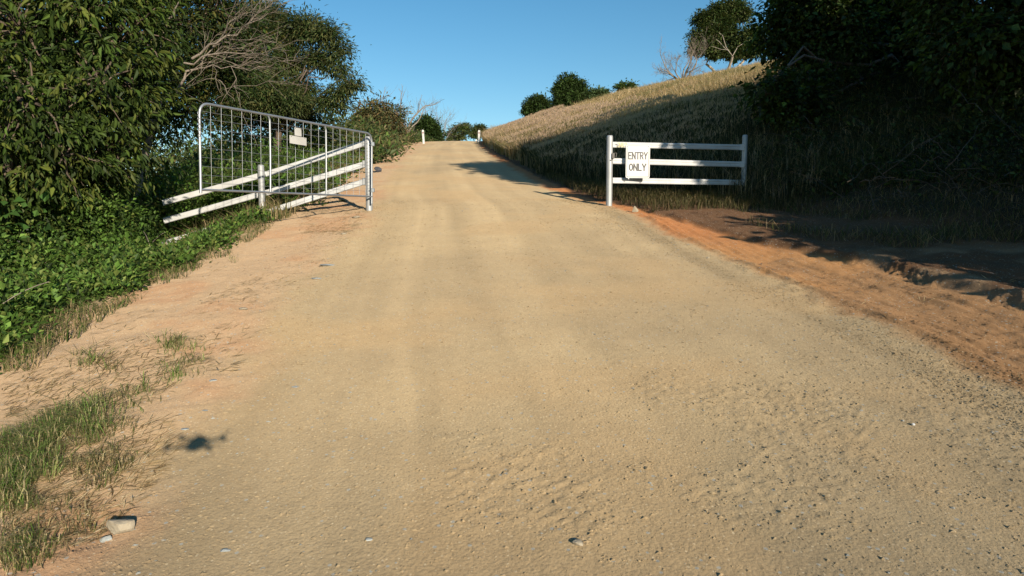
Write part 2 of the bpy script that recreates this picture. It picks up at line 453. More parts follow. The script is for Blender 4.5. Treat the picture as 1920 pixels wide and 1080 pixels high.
# ------------------------------------------------------------------ ground sheets
ROAD = np.array([.375, .283, .165]); ROADG = np.array([.28, .212, .128])
VERGE = np.array([.375, .262, .160]); VERGER = np.array([.37, .222, .125])
RED = np.array([.35, .185, .078]); REDB = np.array([.29, .165, .08]); SOIL_SHADE = np.array([.12, .066, .036]); HILL = np.array([.26, .19, .10]); BANKG = np.array([.055, .055, .03])  # bank soil colour has the tree shade darkened into it
def ground_colour(X, Y):
    L = Lf(Y); R = Rf(Y); d = X - R; e = L - X
    n = fbm(X * 1.2, Y * 1.2, 201, 5); nb = fbm(X * .45, Y * .3, 211, 4); nf = fbm(X * 5, Y * 5, 221, 4)
    mix = lambda a, b, t: a * (1 - t[:, None]) + b * t[:, None]
    grey = np.clip(sstep(.40, .62, nb + .26 * sstep(.0, 3, X) * (1 - sstep(4, 10, Y)) + .18 * (1 - sstep(2.3, 5, Y))), 0, 1) * .45
    road = mix(np.broadcast_to(ROAD, (len(X), 3)), ROADG, grey)
    u = X - (L + R) / 2
    strip = fbm(u * 3.4 + .3 * np.sin(Y * .2), Y * .10, 231, 4)
    road = road * (1 + .42 * (strip - .5))[:, None]
    road = mix(road, ROAD * np.array([1.04, .97, .90]), sstep(.45, .7, fbm(X * .8, Y * .8, 235, 3)) * .6)
    verge = mix(np.broadcast_to(VERGE, (len(X), 3)), VERGER, sstep(.50, .68, n) * .8)
    verge = mix(verge, VERGE * 1.1, sstep(.55, .75, nf) * .5)
    red = mix(np.broadcast_to(RED, (len(X), 3)), REDB, sstep(.45, .65, n + .25 * sstep(9, 5, Y)))
    red = mix(red, RED * np.array([1.15, .85, .75]), sstep(8, 10.5, Y) * .7)
    soil_shade = np.broadcast_to(SOIL_SHADE, (len(X), 3))
    hillc = mix(np.broadcast_to(HILL, (len(X), 3)), np.array([.20, .18, .07]), sstep(.45, .6, nb))
    hillc = mix(hillc, np.broadcast_to(np.array([.040, .033, .019]), (len(X), 3)), 1 - sstep(17, 25, Y + .3 * d))  # near hill ground painted darker to deepen the tree shade
    jit = (n - .5) * .9 + (nf - .5) * .5
    c = mix(road, verge, sstep(-.25, .35, e + jit * .7))
    far = sstep(13, 18, Y)
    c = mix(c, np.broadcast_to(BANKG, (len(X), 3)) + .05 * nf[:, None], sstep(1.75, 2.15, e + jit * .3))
    c = mix(c, red, sstep(-.05, .25, d + jit * .35) * (d > -1))
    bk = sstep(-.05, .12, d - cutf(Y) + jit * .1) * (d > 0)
    c = mix(c, mix(soil_shade, verge * .62, sstep(.42, .6, n) * (1 - sstep(7.8, 9, Y))), bk)  # lighter brown patches near the cut are painted sunlight on the earth
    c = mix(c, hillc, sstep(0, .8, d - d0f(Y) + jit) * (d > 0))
    return c

ys = [-30.]
while ys[-1] < 1600:
    y = ys[-1]
    ys.append(y + (2.0 if y < -4 else .25 if y < 1.8 else max(.016, .0062 * y) if y < 100 else .06 * y))
ys = np.array(ys)
frac = np.linspace(0, 1, 231)
lft = [0.]
while lft[-1] < 1500: lft.append(lft[-1] + (.026 if lft[-1] < 2.2 else .1 if lft[-1] < 10 else .12 * lft[-1]))
rgt = [0.]
while rgt[-1] < 1500: rgt.append(rgt[-1] + (.022 if rgt[-1] < 1.2 else .03 if rgt[-1] < 3.2 else .1 if rgt[-1] < 12 else .25 if rgt[-1] < 40 else .12 * rgt[-1]))
lft = np.array(lft); rgt = np.array(rgt)
Ly = Lf(ys)[:, None]; Ry = Rf(ys)[:, None]
def sheet(name, X, label=None, rows=slice(None)):
    Yg = np.broadcast_to(ys[:, None], X.shape)[rows]; X = X[rows]
    n, k = X.shape
    xf, yf = X.ravel(), Yg.ravel()
    z = height(xf, yf)
    ep = .01 + .002 * np.abs(yf)
    nx = -(height(xf + ep, yf) - height(xf - ep, yf)) / (2 * ep); ny = -(height(xf, yf + ep) - height(xf, yf - ep)) / (2 * ep)
    N = np.stack([nx, ny, np.ones_like(nx)], -1); N /= np.linalg.norm(N, axis=1)[:, None]
    i = np.arange(n - 1)[:, None] * k; j = np.arange(k - 1)[None]
    f = np.stack([i + j, i + j + 1, i + k + j + 1, i + k + j], -1).reshape(-1, 4)
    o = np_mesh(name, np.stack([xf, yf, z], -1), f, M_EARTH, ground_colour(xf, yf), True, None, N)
    tag(o, kind='structure')
    return o
sheet('road', Ly + (Ry - Ly) * frac[None])
kL = int(np.searchsorted(lft, 2.0)); kR = int(np.searchsorted(rgt, 1.7))
sheet('dirt_shoulder', Ly - lft[None, :kL + 1][:, ::-1])
sheet('ground', Ly - lft[None, kL:][:, ::-1])
rr = int(np.searchsorted(ys, 14.0))
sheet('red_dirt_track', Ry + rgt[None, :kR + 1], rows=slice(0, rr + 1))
sheet('hillside', Ry + rgt[None, :kR + 1], rows=slice(rr, None))
sheet('hillside', Ry + rgt[None, kR:])

# ------------------------------------------------------------------ leaves, twigs, trees
def unit(v): return v / (np.linalg.norm(v, axis=-1, keepdims=True) + 1e-9)
def leaves(Pp, D, N, ln, wd, fold=.25, wide=False):
    n = len(Pp); D = unit(D); S = unit(np.cross(D, N)); N = np.cross(S, D)
    ln = np.broadcast_to(ln, (n,))[:, None]; wd = np.broadcast_to(wd, (n,))[:, None]
    if wide:
        p1 = Pp + D * ln * .28; p2 = Pp + D * ln * .66 + N * 0; dr = -N * ln * .10
        l1 = p1 + S * wd * .46 + N * wd * fold; r1 = p1 - S * wd * .46 + N * wd * fold
        l2 = p2 + S * wd * .36 + N * wd * fold * .8; r2 = p2 - S * wd * .36 + N * wd * fold * .8
        V = np.stack([Pp, l1, l2, Pp + D * ln + dr, r2, r1], 1).reshape(-1, 3)
        i = np.arange(n)[:, None] * 6
        F = np.concatenate([i + np.array([[0, 3, 1]]), i + np.array([[1, 3, 2]]), i + np.array([[0, 5, 3]]), i + np.array([[5, 4, 3]])])
        return V, F
    a = Pp; t = Pp + D * ln; mid = Pp + D * ln * .45 + N * wd * fold
    l = mid + S * wd * .5; r = mid - S * wd * .5
    V = np.stack([a, l, t, r], 1).reshape(-1, 3)
    i = np.arange(n)[:, None] * 4
    F = np.concatenate([i + np.array([[0, 2, 1]]), i + np.array([[0, 3, 2]])])
    return V, F
def leaf_colours(n, cols, var=.25, sub=None, rep=4):
    cols = np.array(cols, float); k = RNG.integers(0, len(cols), n)
    if sub is not None:
        # whole sprays share a tone
        m = sub.max() + 1; sk = RNG.integers(0, len(cols), m); k = np.where(RNG.random(n) < .6, sk[sub], k)
        sv = 1 + var * RNG.standard_normal(m)[sub] * .7
    else: sv = 1
    c = cols[k] * np.clip((1 + var * RNG.standard_normal(n)) * sv, .35, 2)[:, None]
    return np.repeat(np.clip(c, .004, .9), rep, 0)
GREEN_DK = [(.030, .055, .014), (.042, .075, .018), (.055, .088, .022), (.038, .060, .020)]
GREEN_MD = [(.050, .090, .020), (.070, .115, .026), (.090, .130, .030), (.045, .075, .022)]
GREEN_OL = [(.075, .092, .030), (.10, .115, .036), (.065, .085, .030), (.115, .115, .040)]
GREEN_BR = [(.075, .15, .022), (.10, .18, .03), (.060, .12, .020), (.12, .17, .04)]

def in_ellipsoids(cl, nsub, shell=.55):
    cl = np.array(cl, float); out = []; own = []
    for i, c in enumerate(cl):
        k = max(1, int(round(nsub * (c[3] * c[4] * c[5]) ** (2 / 3.) / np.mean((cl[:, 3] * cl[:, 4] * cl[:, 5]) ** (2 / 3.)))))
        d = unit(RNG.standard_normal((k, 3))); r = RNG.random(k) ** shell
        out.append(c[:3] + d * r[:, None] * c[3:6]); own.append(np.full(k, i))
    return np.vstack(out), np.concatenate(own)

def spray(S, C, nleaf, ln, wd, spread, droop=.35, flat=.6, cols=GREEN_DK, var=.25, lnv=.38, wide=False):
    """leaves set round each spray centre S, pointing away from the cluster centre C"""
    n = len(S) * nleaf; sub = np.repeat(np.arange(len(S)), nleaf)
    off = RNG.standard_normal((n, 3)) * spread * np.array([1, 1, flat])
    Pp = S[sub] + off
    outw = unit(S[sub] - C[sub] + 1e-3)
    D = outw * .6 + unit(off) * .7 + RNG.standard_normal((n, 3)) * .45 + np.array([0, 0, -droop])
    N = np.array([0, 0, .9]) + outw * .5 + RNG.standard_normal((n, 3)) * .45
    s = np.clip(1 + lnv * RNG.standard_normal(n), .4, 1.8)
    V, F = leaves(Pp, D, N, ln * s, wd * s, wide=wide)
    return V, F, leaf_colours(n, cols, var, sub, 6 if wide else 4)

def curve_pts(a, b, n, sag, wob):
    t = np.linspace(0, 1, n)[:, None]; a = np.asarray(a, float); b = np.asarray(b, float)
    L = np.linalg.norm(b - a)
    p = a + (b - a) * t + np.array([0, 0, 1.]) * (np.sin(t * np.pi) * sag * L)
    w = RNG.standard_normal((n, 3)) * wob * L; w[0] = 0; w[-1] = 0
    return p + w

def make_tree(name, base, clusters, label, cat='tree', group=None, nsub=40, nleaf=40, ln=.1, wd=.045, spread=.16, fork=.3, r0=.15,
              cols=GREEN_DK, bark=None, droop=.35, flat=.7, var=.25, trunks=1, shell=.55, twigs=True, wide=False, limbr=.62):
    base = np.array(base, float); base[2] -= .06
    root = thing(name, base, label, cat, group)
    cl = np.array(clusters, float)
    ctr = cl[:, :3].mean(0)
    mb = MB()
    stems = []
    for k in range(trunks):
        off = np.array([math.cos(k * 2.4), math.sin(k * 2.4), 0]) * r0 * 1.1 * (trunks > 1)
        a = base + off; top = base + (ctr - base) * fork + off * 6 + np.array([0, 0, .1])
        top[2] = base[2] + (ctr[2] - base[2]) * (fork + .15)
        p = curve_pts(a, top, 6, 0, .018); rr_ = np.linspace(r0, r0 * .62, 6) / math.sqrt(trunks); rr_[0] *= 1.35
        mb.tube(p, rr_, 9, cap=False); stems.append((top, rr_[-1]))
    for i, c in enumerate(cl):
        st, rs = stems[i % len(stems)]
        L = np.linalg.norm(c[:3] - st)
        p = curve_pts(st, c[:3] + np.array([0, 0, .3 * c[5]]), 7, .08, .035)
        mb.tube(p, np.linspace(rs * limbr, max(.012, r0 * .1), 7), 6, cap=False)
    S, own = in_ellipsoids(cl, nsub, shell)
    if twigs:
        tw = range(0, len(S), 1 if len(S) < 1400 else 2)
        for i in tw:
            c = cl[own[i], :3]
            a = c + (S[i] - c) * .05 + np.array([0, 0, .1 * cl[own[i], 5]]) * 0
            mb.tube(curve_pts(a, S[i], 4, .05, .05), np.linspace(max(.010, r0 * .10), .004 + r0 * .012, 4), 3, cap=False)
    mb.build('trunk', bark or M_BARK, root, True, base)
    V, F, C = spray(S, cl[own][:, :3], nleaf, ln, wd, spread, droop, flat, cols, var, wide=wide)
    np_mesh('crown', V - base, F, M_LEAF, C, False, root)
    return root

def bare_tree(name, base, height_, label, cat='tree', group=None, r0=.1, spread=.5, n0=5, lean=(0, 0), depth=4, mat=None, seed=1, kids=3, short=.72):
    n0_ = n0
    rs = np.random.default_rng(seed)
    base = np.array(base, float); base[2] -= .05
    root = thing(name, base, label, cat, group)
    big = MB(); fine = MB()
    def grow(p, d, L, r, lv):
        n = 5
        pts = [p]; dd = d.copy()
        for i in range(n):
            dd = unit(dd + rs.standard_normal(3) * .13 + np.array([0, 0, .05])); pts.append(pts[-1] + dd * L / n)
        pts = np.array(pts); e = r * .55
        (big if lv <= 1 else fine).tube(pts, np.linspace(r, e, n + 1), 6 if lv < 2 else 4 if lv < 3 else 3, cap=False)
        if lv >= depth: return
        for k in range(kids + (lv == depth - 1)):
            t = rs.uniform(.35, 1.0) if k else 1.0
            q = pts[min(n, int(t * n))]
            nd_ = unit(dd + rs.standard_normal(3) * (.30 if k == 0 else .62))
            grow(q, nd_, L * short * rs.uniform(.7, 1.1), max(e * (.95 if k == 0 else .65), .006), lv + 1)
    for k in range(n0):
        a = k / n0 * 6.283 + rs.uniform(-.4, .4)
        d = unit(np.array([math.cos(a) * spread + lean[0], math.sin(a) * spread + lean[1], 1.]))
        grow(base + np.array([math.cos(a), math.sin(a), 0]) * r0 * .6, d, height_ * .42 * rs.uniform(.75, 1.1), r0 * rs.uniform(.55, 1), 0)
    big.build('trunk', mat or M_DEAD, root, True, base)
    fine.build('twigs', mat or M_DEAD, root, True, base)
    return root

def cl(px, py, Y, rx, rz=None, ry=None):
    """crown lobe measured at picture place and distance; rx in picture pixels"""
    p = P(px, py, Y); r = rx / 1280. * Y; z = (rz or rx) / 1280. * Y
    return (*p, r, ry if ry else r, z)
def foot(px, Y):
    x = (px - 960) / 1280. * Y
    return (x, Y, H(x, Y))

# ---- left: big broad-leaf tree close to the shoulder
C1 = [cl(40, 60, 8.6, 120), cl(150, 30, 8.9, 110), cl(240, 60, 9.4, 90), cl(60, 190, 8.2, 120), cl(190, 160, 8.6, 95), cl(255, 175, 9.6, 65),
      cl(20, 320, 8.2, 100), cl(120, 290, 8.3, 95), cl(215, 265, 9.0, 75), cl(90, -90, 9.0, 160), cl(250, -60, 9.6, 110), cl(-120, 80, 8.8, 170),
      cl(-110, 280, 8.2, 150), cl(190, 350, 9.2, 60), (-8.6, 10.6, 3.2, 1.8, 1.6, 1.8), (-7.6, 11.2, 4.4, 1.7, 1.5, 1.4), (-9.2, 9.4, 5.4, 1.8, 1.6, 1.2), cl(60, 120, 10.5, 150), cl(200, 100, 10.8, 120), cl(60, 300, 10.2, 130), cl(190, 290, 10.4, 90), cl(130, 210, 10.4, 130)]
b1 = (-7.6, 9.9, H(-7.6, 9.9))
make_tree('broadleaf_tree', b1, C1, 'big dark green broadleaf tree with large drooping leaves at the left edge',
          nsub=74, nleaf=32, ln=.105, wd=.036, spread=.112, r0=.22, droop=.75, flat=.6, cols=[(.026, .046, .009), (.042, .072, .013), (.060, .096, .017), (.095, .115, .022)], shell=.4, var=.28, wide=True)
# ---- left: tree behind it
C2 = [cl(330, 40, 13.5, 75), cl(400, 20, 14, 60), cl(310, 130, 13.5, 55), cl(370, 110, 14.2, 60), cl(330, 215, 13.8, 50), cl(390, 210, 14.5, 45),
      cl(285, 235, 13.2, 40), cl(420, 90, 15, 60), cl(450, 40, 15.5, 55), cl(440, 130, 15.5, 50), cl(380, 160, 15, 50), cl(480, 90, 16, 40), cl(300, -60, 13.5, 90), cl(400, -70, 14, 70)]
x2 = -9.3
make_tree('tree', (x2, 13.7, H(x2, 13.7)), C2, 'dark green tree just right of the big leafy tree',
          nsub=60, nleaf=46, ln=.085, wd=.034, spread=.18, r0=.13, cols=GREEN_DK + [(.09, .085, .02)], var=.3, shell=.5)
# ---- left: feathery tree whose trunk shows behind the gate
C3 = [cl(455, 50, 25, 42, 30), cl(530, 62, 26, 40, 30), cl(500, 22, 26, 34, 18), cl(575, 50, 25.5, 34, 22), cl(610, 62, 25, 26, 18), cl(632, 92, 25, 20, 16), cl(600, 110, 25.4, 26, 18),
      cl(545, 115, 26, 40, 26), cl(480, 125, 26, 44, 30), cl(425, 130, 26, 40, 28), cl(632, 128, 24.8, 18, 13), cl(660, 158, 24.6, 20, 12), cl(634, 172, 24.8, 20, 12), cl(612, 190, 25, 18, 14), cl(640, 198, 25, 12, 10),
      cl(570, 165, 26, 26, 22), cl(530, 178, 26.5, 38, 28), cl(470, 190, 26, 42, 30), cl(560, 205, 26.5, 30, 16), cl(575, 218, 26.5, 18, 10), cl(440, 215, 26, 36, 22), cl(500, 165, 24.6, 40, 26), cl(455, 180, 24.6, 34, 24), cl(545, 190, 24.6, 30, 16), cl(505, 200, 24.7, 26, 12), cl(505, 215, 27, 30, 16)]
make_tree('feathery_tree', foot(515, 26), C3, 'feathery olive green tree with a brown trunk seen through the middle of the wire gate',
          nsub=54, nleaf=64, ln=.13, wd=.036, spread=.20, r0=.20, fork=.40, limbr=.26, cols=GREEN_OL + GREEN_DK[:2], droop=.6, var=.22, shell=.6)
# ---- left: bare pale branches reaching out in front of those trees
bb = P(300, 215, 12.9)
rt = thing('dead_tree', (bb[0] - 1.3, 13.2, H(bb[0] - 1.3, 13.2)), 'leafless pale grey tree leaning out to the right above the wire gate', 'tree')
org = np.array(rt.location)
mb = MB(); fine = MB()
rs = np.random.default_rng(5)
knee = P(290, 215, 12.9)
mb.tube(curve_pts(org, knee, 6, 0, .02), np.linspace(.09, .06, 6), 7, cap=False)
def limb(a, b, r, tw):
    p = curve_pts(a, b, 9, .03, .022); r = r * .72; mb.tube(p, np.linspace(r, r * .3, 9), 6, cap=False)
    ax = unit(np.asarray(b) - np.asarray(a))
    for k in range(tw):
        q = p[rs.integers(2, 9)]; d = unit(ax * 1.0 + rs.standard_normal(3) * .38 + np.array([.12, 0, .05])); L = rs.uniform(.5, 1.25)
        e = q + d * L; pp = curve_pts(q, e, 6, .04, .04); fine.tube(pp, np.linspace(max(r * .26, .006), .0035, 6), 4, cap=False)
        for j in range(6):
            q2 = pp[rs.integers(1, 6)]; d2 = unit(d + rs.standard_normal(3) * .45); e2 = q2 + d2 * L * rs.uniform(.3, .7)
            fine.tube(curve_pts(q2, e2, 4, .03, .04), np.linspace(.0045, .002, 4), 3, cap=False)
limb(knee, P(395, 95, 13.0), .05, 3); limb(P(360, 110, 13), P(490, 35, 12.6), .034, 8); limb(P(345, 118, 13), P(485, 100, 12.6), .028, 6)
limb(P(372, 128, 13), P(470, 132, 12.6), .02, 7); limb(P(290, 215, 12.9), P(368, 148, 12.5), .02, 1); limb(P(300, 68, 13), P(345, -8, 12.8), .035, 3)
limb(P(398, 90, 13), P(450, 20, 12.8), .022, 4); limb(knee, P(300, 68, 13), .05, 0); limb(P(410, 150, 12.9), P(440, 190, 12.7), .012, 1)
mb.build('trunk', M_DEAD, rt, True, org); fine.build('twigs', M_DEAD, rt, True, org)

# ---- trees along the road towards the crest (left)
C4 = [cl(690, 215, 44, 22), cl(715, 205, 44, 20), cl(740, 215, 45, 17), cl(675, 240, 44, 22), cl(705, 240, 44, 24), cl(738, 240, 45, 17), cl(720, 262, 44, 24), cl(680, 265, 43, 20)]
make_tree('tree', foot(705, 44), C4, 'brownish green tree left of the far road, just right of the gate top', nsub=44, nleaf=34, ln=.2, wd=.075, spread=.26, r0=.16, cols=[(.11, .12, .05), (.13, .13, .05), (.20, .13, .06), (.17, .14, .06), (.08, .10, .04)], var=.3, bark=M_GUMBARK, flat=.6)
bare_tree('bare_tree', foot(757, 52), 5.6, 'leafless grey tree between the brownish tree and the dark round tree at the crest', r0=.14, spread=.4, n0=4, lean=(.12, 0), seed=3, depth=3)
C5 = [cl(797, 235, 66, 14), cl(788, 246, 66, 13), cl(808, 246, 66, 12), cl(800, 256, 66, 16), cl(815, 258, 66, 9)]
make_tree('round_tree', foot(800, 66), C5, 'dark green round tree standing behind the left white road post', nsub=70, nleaf=40, ln=.24, wd=.12, spread=.3, r0=.14, cols=GREEN_DK + GREEN_MD[:1])
def foot_on_sight(px, py, Y):
    p = P(px, py, Y); return (p[0], p[1], min(p[2], H(p[0], p[1]) + .0) if False else H(p[0], p[1]))
bare_tree('bare_tree', foot(822, 78), 9.0, 'faint leafless tree rising right of the dark round tree at the crest', r0=.09, spread=.35, n0=5, seed=11, depth=4)
C6 = [cl(868, 236, 92, 9, 6), cl(855, 243, 92, 10, 6), cl(873, 246, 92, 8, 6), cl(846, 252, 92, 10, 6), cl(862, 256, 92, 12, 7), cl(878, 238, 92, 6, 5), cl(850, 262, 92, 11, 6)]
make_tree('spreading_tree', foot(862, 92), C6, 'spreading open green tree behind the small middle road post', nsub=26, nleaf=26, ln=.26, wd=.11, spread=.26, r0=.16, cols=GREEN_MD + GREEN_OL + [(.13, .15, .05)], bark=M_GUMBARK, flat=.4)
C7 = [cl(897, 243, 95, 6, 5), cl(892, 250, 95, 5, 6), cl(903, 245, 95, 5, 4)]
make_tree('tree', foot(895, 95), C7, 'small dark tree rising behind the right white road post', nsub=46, nleaf=30, ln=.28, wd=.12, spread=.32, r0=.12, cols=GREEN_DK + GREEN_OL[:2])

# ---- trees on the hill skyline (right)
def hill_y(px, Y):  # ground point below the skyline
    return foot(px, Y)
C8 = [cl(1007, 193, 58, 15, 11), cl(995, 203, 58, 11, 10), cl(1022, 200, 58, 9, 10), cl(1002, 212, 58, 13, 8)]
make_tree('bush', foot(1007, 58), C8, 'smaller dark green bush at the left end of the hill skyline', 'bush', 'round bushes on the hill skyline', nsub=90, nleaf=40, ln=.19, wd=.08, spread=.20, r0=.1, cols=GREEN_DK)
C9 = [cl(1066, 158, 58, 18, 14), cl(1085, 168, 58, 15, 14), cl(1052, 172, 58, 14, 15), cl(1072, 182, 58, 22, 14), cl(1092, 180, 58, 12, 10), cl(1050, 192, 58, 13, 8)]
make_tree('bush', foot(1068, 58), C9, 'tallest dark green bushy tree on the hill skyline left of the bare tree', 'bush', 'round bushes on the hill skyline', nsub=80, nleaf=44, ln=.19, wd=.08, spread=.21, r0=.14, cols=GREEN_DK + GREEN_MD[:1])
C10 = [cl(1105, 181, 58, 16, 8), cl(1124, 176, 58, 14, 7), cl(1092, 190, 58, 14, 7)]
make_tree('bush', foot(1112, 58), C10, 'low pale green bush against the right side of the tallest skyline bush', 'bush', 'round bushes on the hill skyline', nsub=70, nleaf=36, ln=.19, wd=.09, spread=.2, r0=.08, cols=[(.10, .15, .06), (.12, .17, .07), (.08, .13, .05)])
C11 = [cl(1168, 164, 58, 9, 4), cl(1182, 163, 58, 7, 3)]
make_tree('bush', foot(1172, 58), C11, 'tiny low green bush alone on the skyline left of the bare tree', 'bush', 'round bushes on the hill skyline', nsub=30, nleaf=30, ln=.2, wd=.09, spread=.20, r0=.05, cols=GREEN_MD)
bare_tree('bare_tree', foot(1272, 58.5), 4.3, 'leafless many-branched tree on the hill skyline left of the tall gum tree', r0=.12, spread=.75, n0=6, seed=8, depth=5, kids=3, short=.70)
C12 = [cl(1345, 20, 61, 20, 12), cl(1375, 14, 61, 20, 12), cl(1318, 35, 61, 18, 10), cl(1392, 28, 61, 16, 12), cl(1350, 42, 61, 20, 12),
       cl(1320, 68, 61, 24, 18), cl(1355, 58, 61, 28, 20), cl(1390, 75, 61, 28, 20), cl(1310, 88, 61, 18, 12), cl(1405, 92, 61, 22, 14), cl(1345, 96, 61, 22, 10), cl(1420, 70, 61, 16, 16), cl(1378, 100, 61, 20, 10)]
make_tree('gum_tree', foot(1348, 61), C12, 'tall gum tree with pale forked trunks and dark crown on the hill skyline', nsub=84, nleaf=44, ln=.19, wd=.09, spread=.25, r0=.26, trunks=3, fork=.22, cols=GREEN_DK + GREEN_OL[:2], bark=M_GUMBARK, var=.25, limbr=.28)

# ---- right: dark trees over the track
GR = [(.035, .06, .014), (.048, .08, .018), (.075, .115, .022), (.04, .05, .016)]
C13 = [cl(1470, 45, 17, 46), cl(1436, 78, 17, 24, 14), cl(1462, 105, 17, 22, 10), cl(1510, 10, 17, 60), cl(1560, 70, 17, 70), cl(1505, 95, 17, 34), cl(1570, 100, 17.5, 36), cl(1620, 60, 18, 80), cl(1700, 90, 18, 75),
       cl(1490, 180, 15.5, 44, 16), cl(1445, 150, 15.5, 32, 9), cl(1470, 200, 15.5, 48, 14), cl(1435, 178, 15.5, 30, 9), cl(1520, 150, 15.8, 40, 14), cl(1510, 215, 16, 45, 22), cl(1600, 240, 16, 55, 26), cl(1700, 225, 17, 50, 35), cl(1780, 150, 17, 70, 60), cl(1560, -25, 17.5, 85), cl(1700, -10, 18, 85), cl(1510, -15, 17, 50), cl(1620, -40, 18, 80), cl(1680, 120, 19, 40)]
make_tree('broadleaf_tree', foot(1640, 18.5), C13, 'shaded round-leaved tree with twin trunks behind the right end of the sign fence',
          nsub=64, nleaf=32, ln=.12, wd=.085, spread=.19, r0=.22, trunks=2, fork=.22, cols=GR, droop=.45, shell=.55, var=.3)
C14 = [cl(1830, 60, 13, 110), cl(1930, 120, 13, 110), cl(1780, 0, 13.5, 90), cl(1880, 190, 13.2, 60, 36), cl(1990, 230, 13, 80, 60), cl(1775, 215, 14, 48, 24), cl(2050, 100, 13, 150), cl(1900, -80, 13, 130), cl(1720, -80, 14, 80),
       cl(2080, -60, 12.5, 150), cl(2100, 240, 12.5, 140)]
make_tree('broadleaf_tree', foot(1900, 13.8), C14, 'very dark shaded tree filling the top right corner of the view',
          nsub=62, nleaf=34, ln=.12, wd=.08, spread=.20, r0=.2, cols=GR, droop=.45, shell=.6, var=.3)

# ---- right, beyond the edge of the photo: the row whose shade covers the track and the bank
def shade_tree(x, y, r, ztop, label, seed=0, low=.9, n=30, lim=None):
    rs = np.random.default_rng(seed); z0 = H(x, y); cs = []
    for k in range(n):
        t = (k + rs.random()) / n; zz = z0 + low + t * (ztop - z0 - low)
        rr_ = r * (1 - .55 * t ** 3)
        a = rs.uniform(0, 6.28); q = rr_ * math.sqrt(rs.random()) * .75
        xx = x + math.cos(a) * q
        if lim: xx = max(xx, float(np.interp(zz, *lim)) + 1.45)
        if lim and zz <= 3.25 and k % 2: xx = float(np.interp(zz, *lim)) + 1.45
        cs.append((xx, y + math.sin(a) * q * .6, zz, 1.15, .9, .85))
    return make_tree('shade_tree', (x, y, z0), cs, label, group='trees shading the dirt track', nsub=42, nleaf=26, ln=.24, wd=.17, spread=.25, r0=.22, cols=GR, shell=.7, twigs=False, wide=True)
for k, (x, y, r, zt, lo) in enumerate([(8.6, 3.6, 2.5, 10.4, .9), (11.6, 3.2, 2.8, 11.3, .5), (15.4, 4.0, 3.0, 12.6, .5), (19.6, 4.6, 3.2, 12.5, .5)]):
    shade_tree(x, y, r, zt, 'dense dark tree shading the red dirt track from the right', seed=40 + k, low=lo, n=50 if k == 0 else 32, lim=([1.4, 2.6, 3.2, 3.3, 6.8, 7.3, 8.2, 10.8], [6.3, 6.4, 6.1, 8.4, 8.4, 7.3, 7.0, 8.2]) if k == 0 else None)

# ------------------------------------------------------------------ undergrowth
def mass(name, X, Y, hgt, nleaf, ln, wd, spread, cols, label, var=.3, stems=True, droop=.2, lift=0., flat=.6):
    n = len(X); z = height(X, Y)
    S = np.stack([X, Y, z + hgt * RNG.random(n) ** .7 + lift], -1)
    C = S - np.array([-.15, .45, .35])
    V, F, Cc = spray(S, C, nleaf, ln, wd, spread, droop, flat, cols, var)
    o = np_mesh(name, V, F, M_LEAF, Cc); tag(o, label, 'undergrowth', kind='stuff'); return o

def band(n, y0, y1, e0, e1, side='L', p=1.0):
    Y = y0 * (y1 / y0) ** RNG.random(n); u = RNG.random(n) ** p
    if side == 'L': X = Lf(Y) - (e0 + (e1 - e0) * u)
    else: X = Rf(Y) + (e0 + (e1 - e0) * u)
    return X, Y

# near-left bramble bank
X, Y = band(6600, 3.6, 15.5, 1.7, 7.5, p=1.2)
e = Lf(Y) - X
keep = e > 1.85 + .5 * (fbm(X * 1.5, Y * 1.5, 301, 3) - .5) + .25 * (Y > 12)
X, Y, e = X[keep], Y[keep], e[keep]
hg = .12 + np.clip(e - 1.9, 0, 3.6) * (.42 + .3 * (Y < 10)) * (.15 + 1.7 * fbm(X * .9, Y * .9, 311, 3))
# keep the view of the lower rails open, as on site
infence = (Y > 10.6) & (Y < 12.9)
hg = np.where((Y > 7.5) & (Y <= 10.6) & (X / Y > -.53), np.minimum(hg, .13), hg)
hg = np.where(infence, np.minimum(hg, np.where(e > 2.2, .04, .10)), hg)
hg = np.where(Y >= 12.9, hg * .9 + .3, hg)
mass('bramble_bank', X, Y, hg, 42, .050, .033, .11, [(.085, .16, .028), (.12, .20, .038), (.07, .13, .022), (.15, .19, .045), (.05, .09, .02)], 'dense leafy green brambles covering the bank below the wire gate', var=.35)
m = MB(); rs3 = np.random.default_rng(77)
for k in range(46):
    y = rs3.uniform(4.5, 14); x = float(Lf(y)) - rs3.uniform(2.2, 5); z = H(x, y); a = rs3.uniform(0, 6.28); L = rs3.uniform(.25, .7)
    if y > 10 and x / y > -.52: continue
    p0 = np.array([x, y, z + .2]); t = np.linspace(0, 1, 8)[:, None]
    m.tube(p0 + np.array([math.cos(a), math.sin(a), 0]) * L * t + np.array([0, 0, 1.]) * (1.3 * t - .5 * t * t) * L * .9, np.linspace(.006, .003, 8), 4, False)
o = m.build('bramble_canes', M_DEAD, None, True); tag(o, 'dry tan canes and stalks arching out of the green brambles on the left', 'stalks', kind='stuff')
# larger soft leaves of a creeper low on the left
X, Y = band(260, 6.4, 8.2, 3.4, 5.2)
mass('creeper', X, Y, 1.5 + 0 * X, 6, .085, .08, .16, [(.05, .11, .022), (.07, .14, .03), (.04, .09, .018)], 'climbing creeper with big pale heart-shaped leaves at the left edge', var=.25)
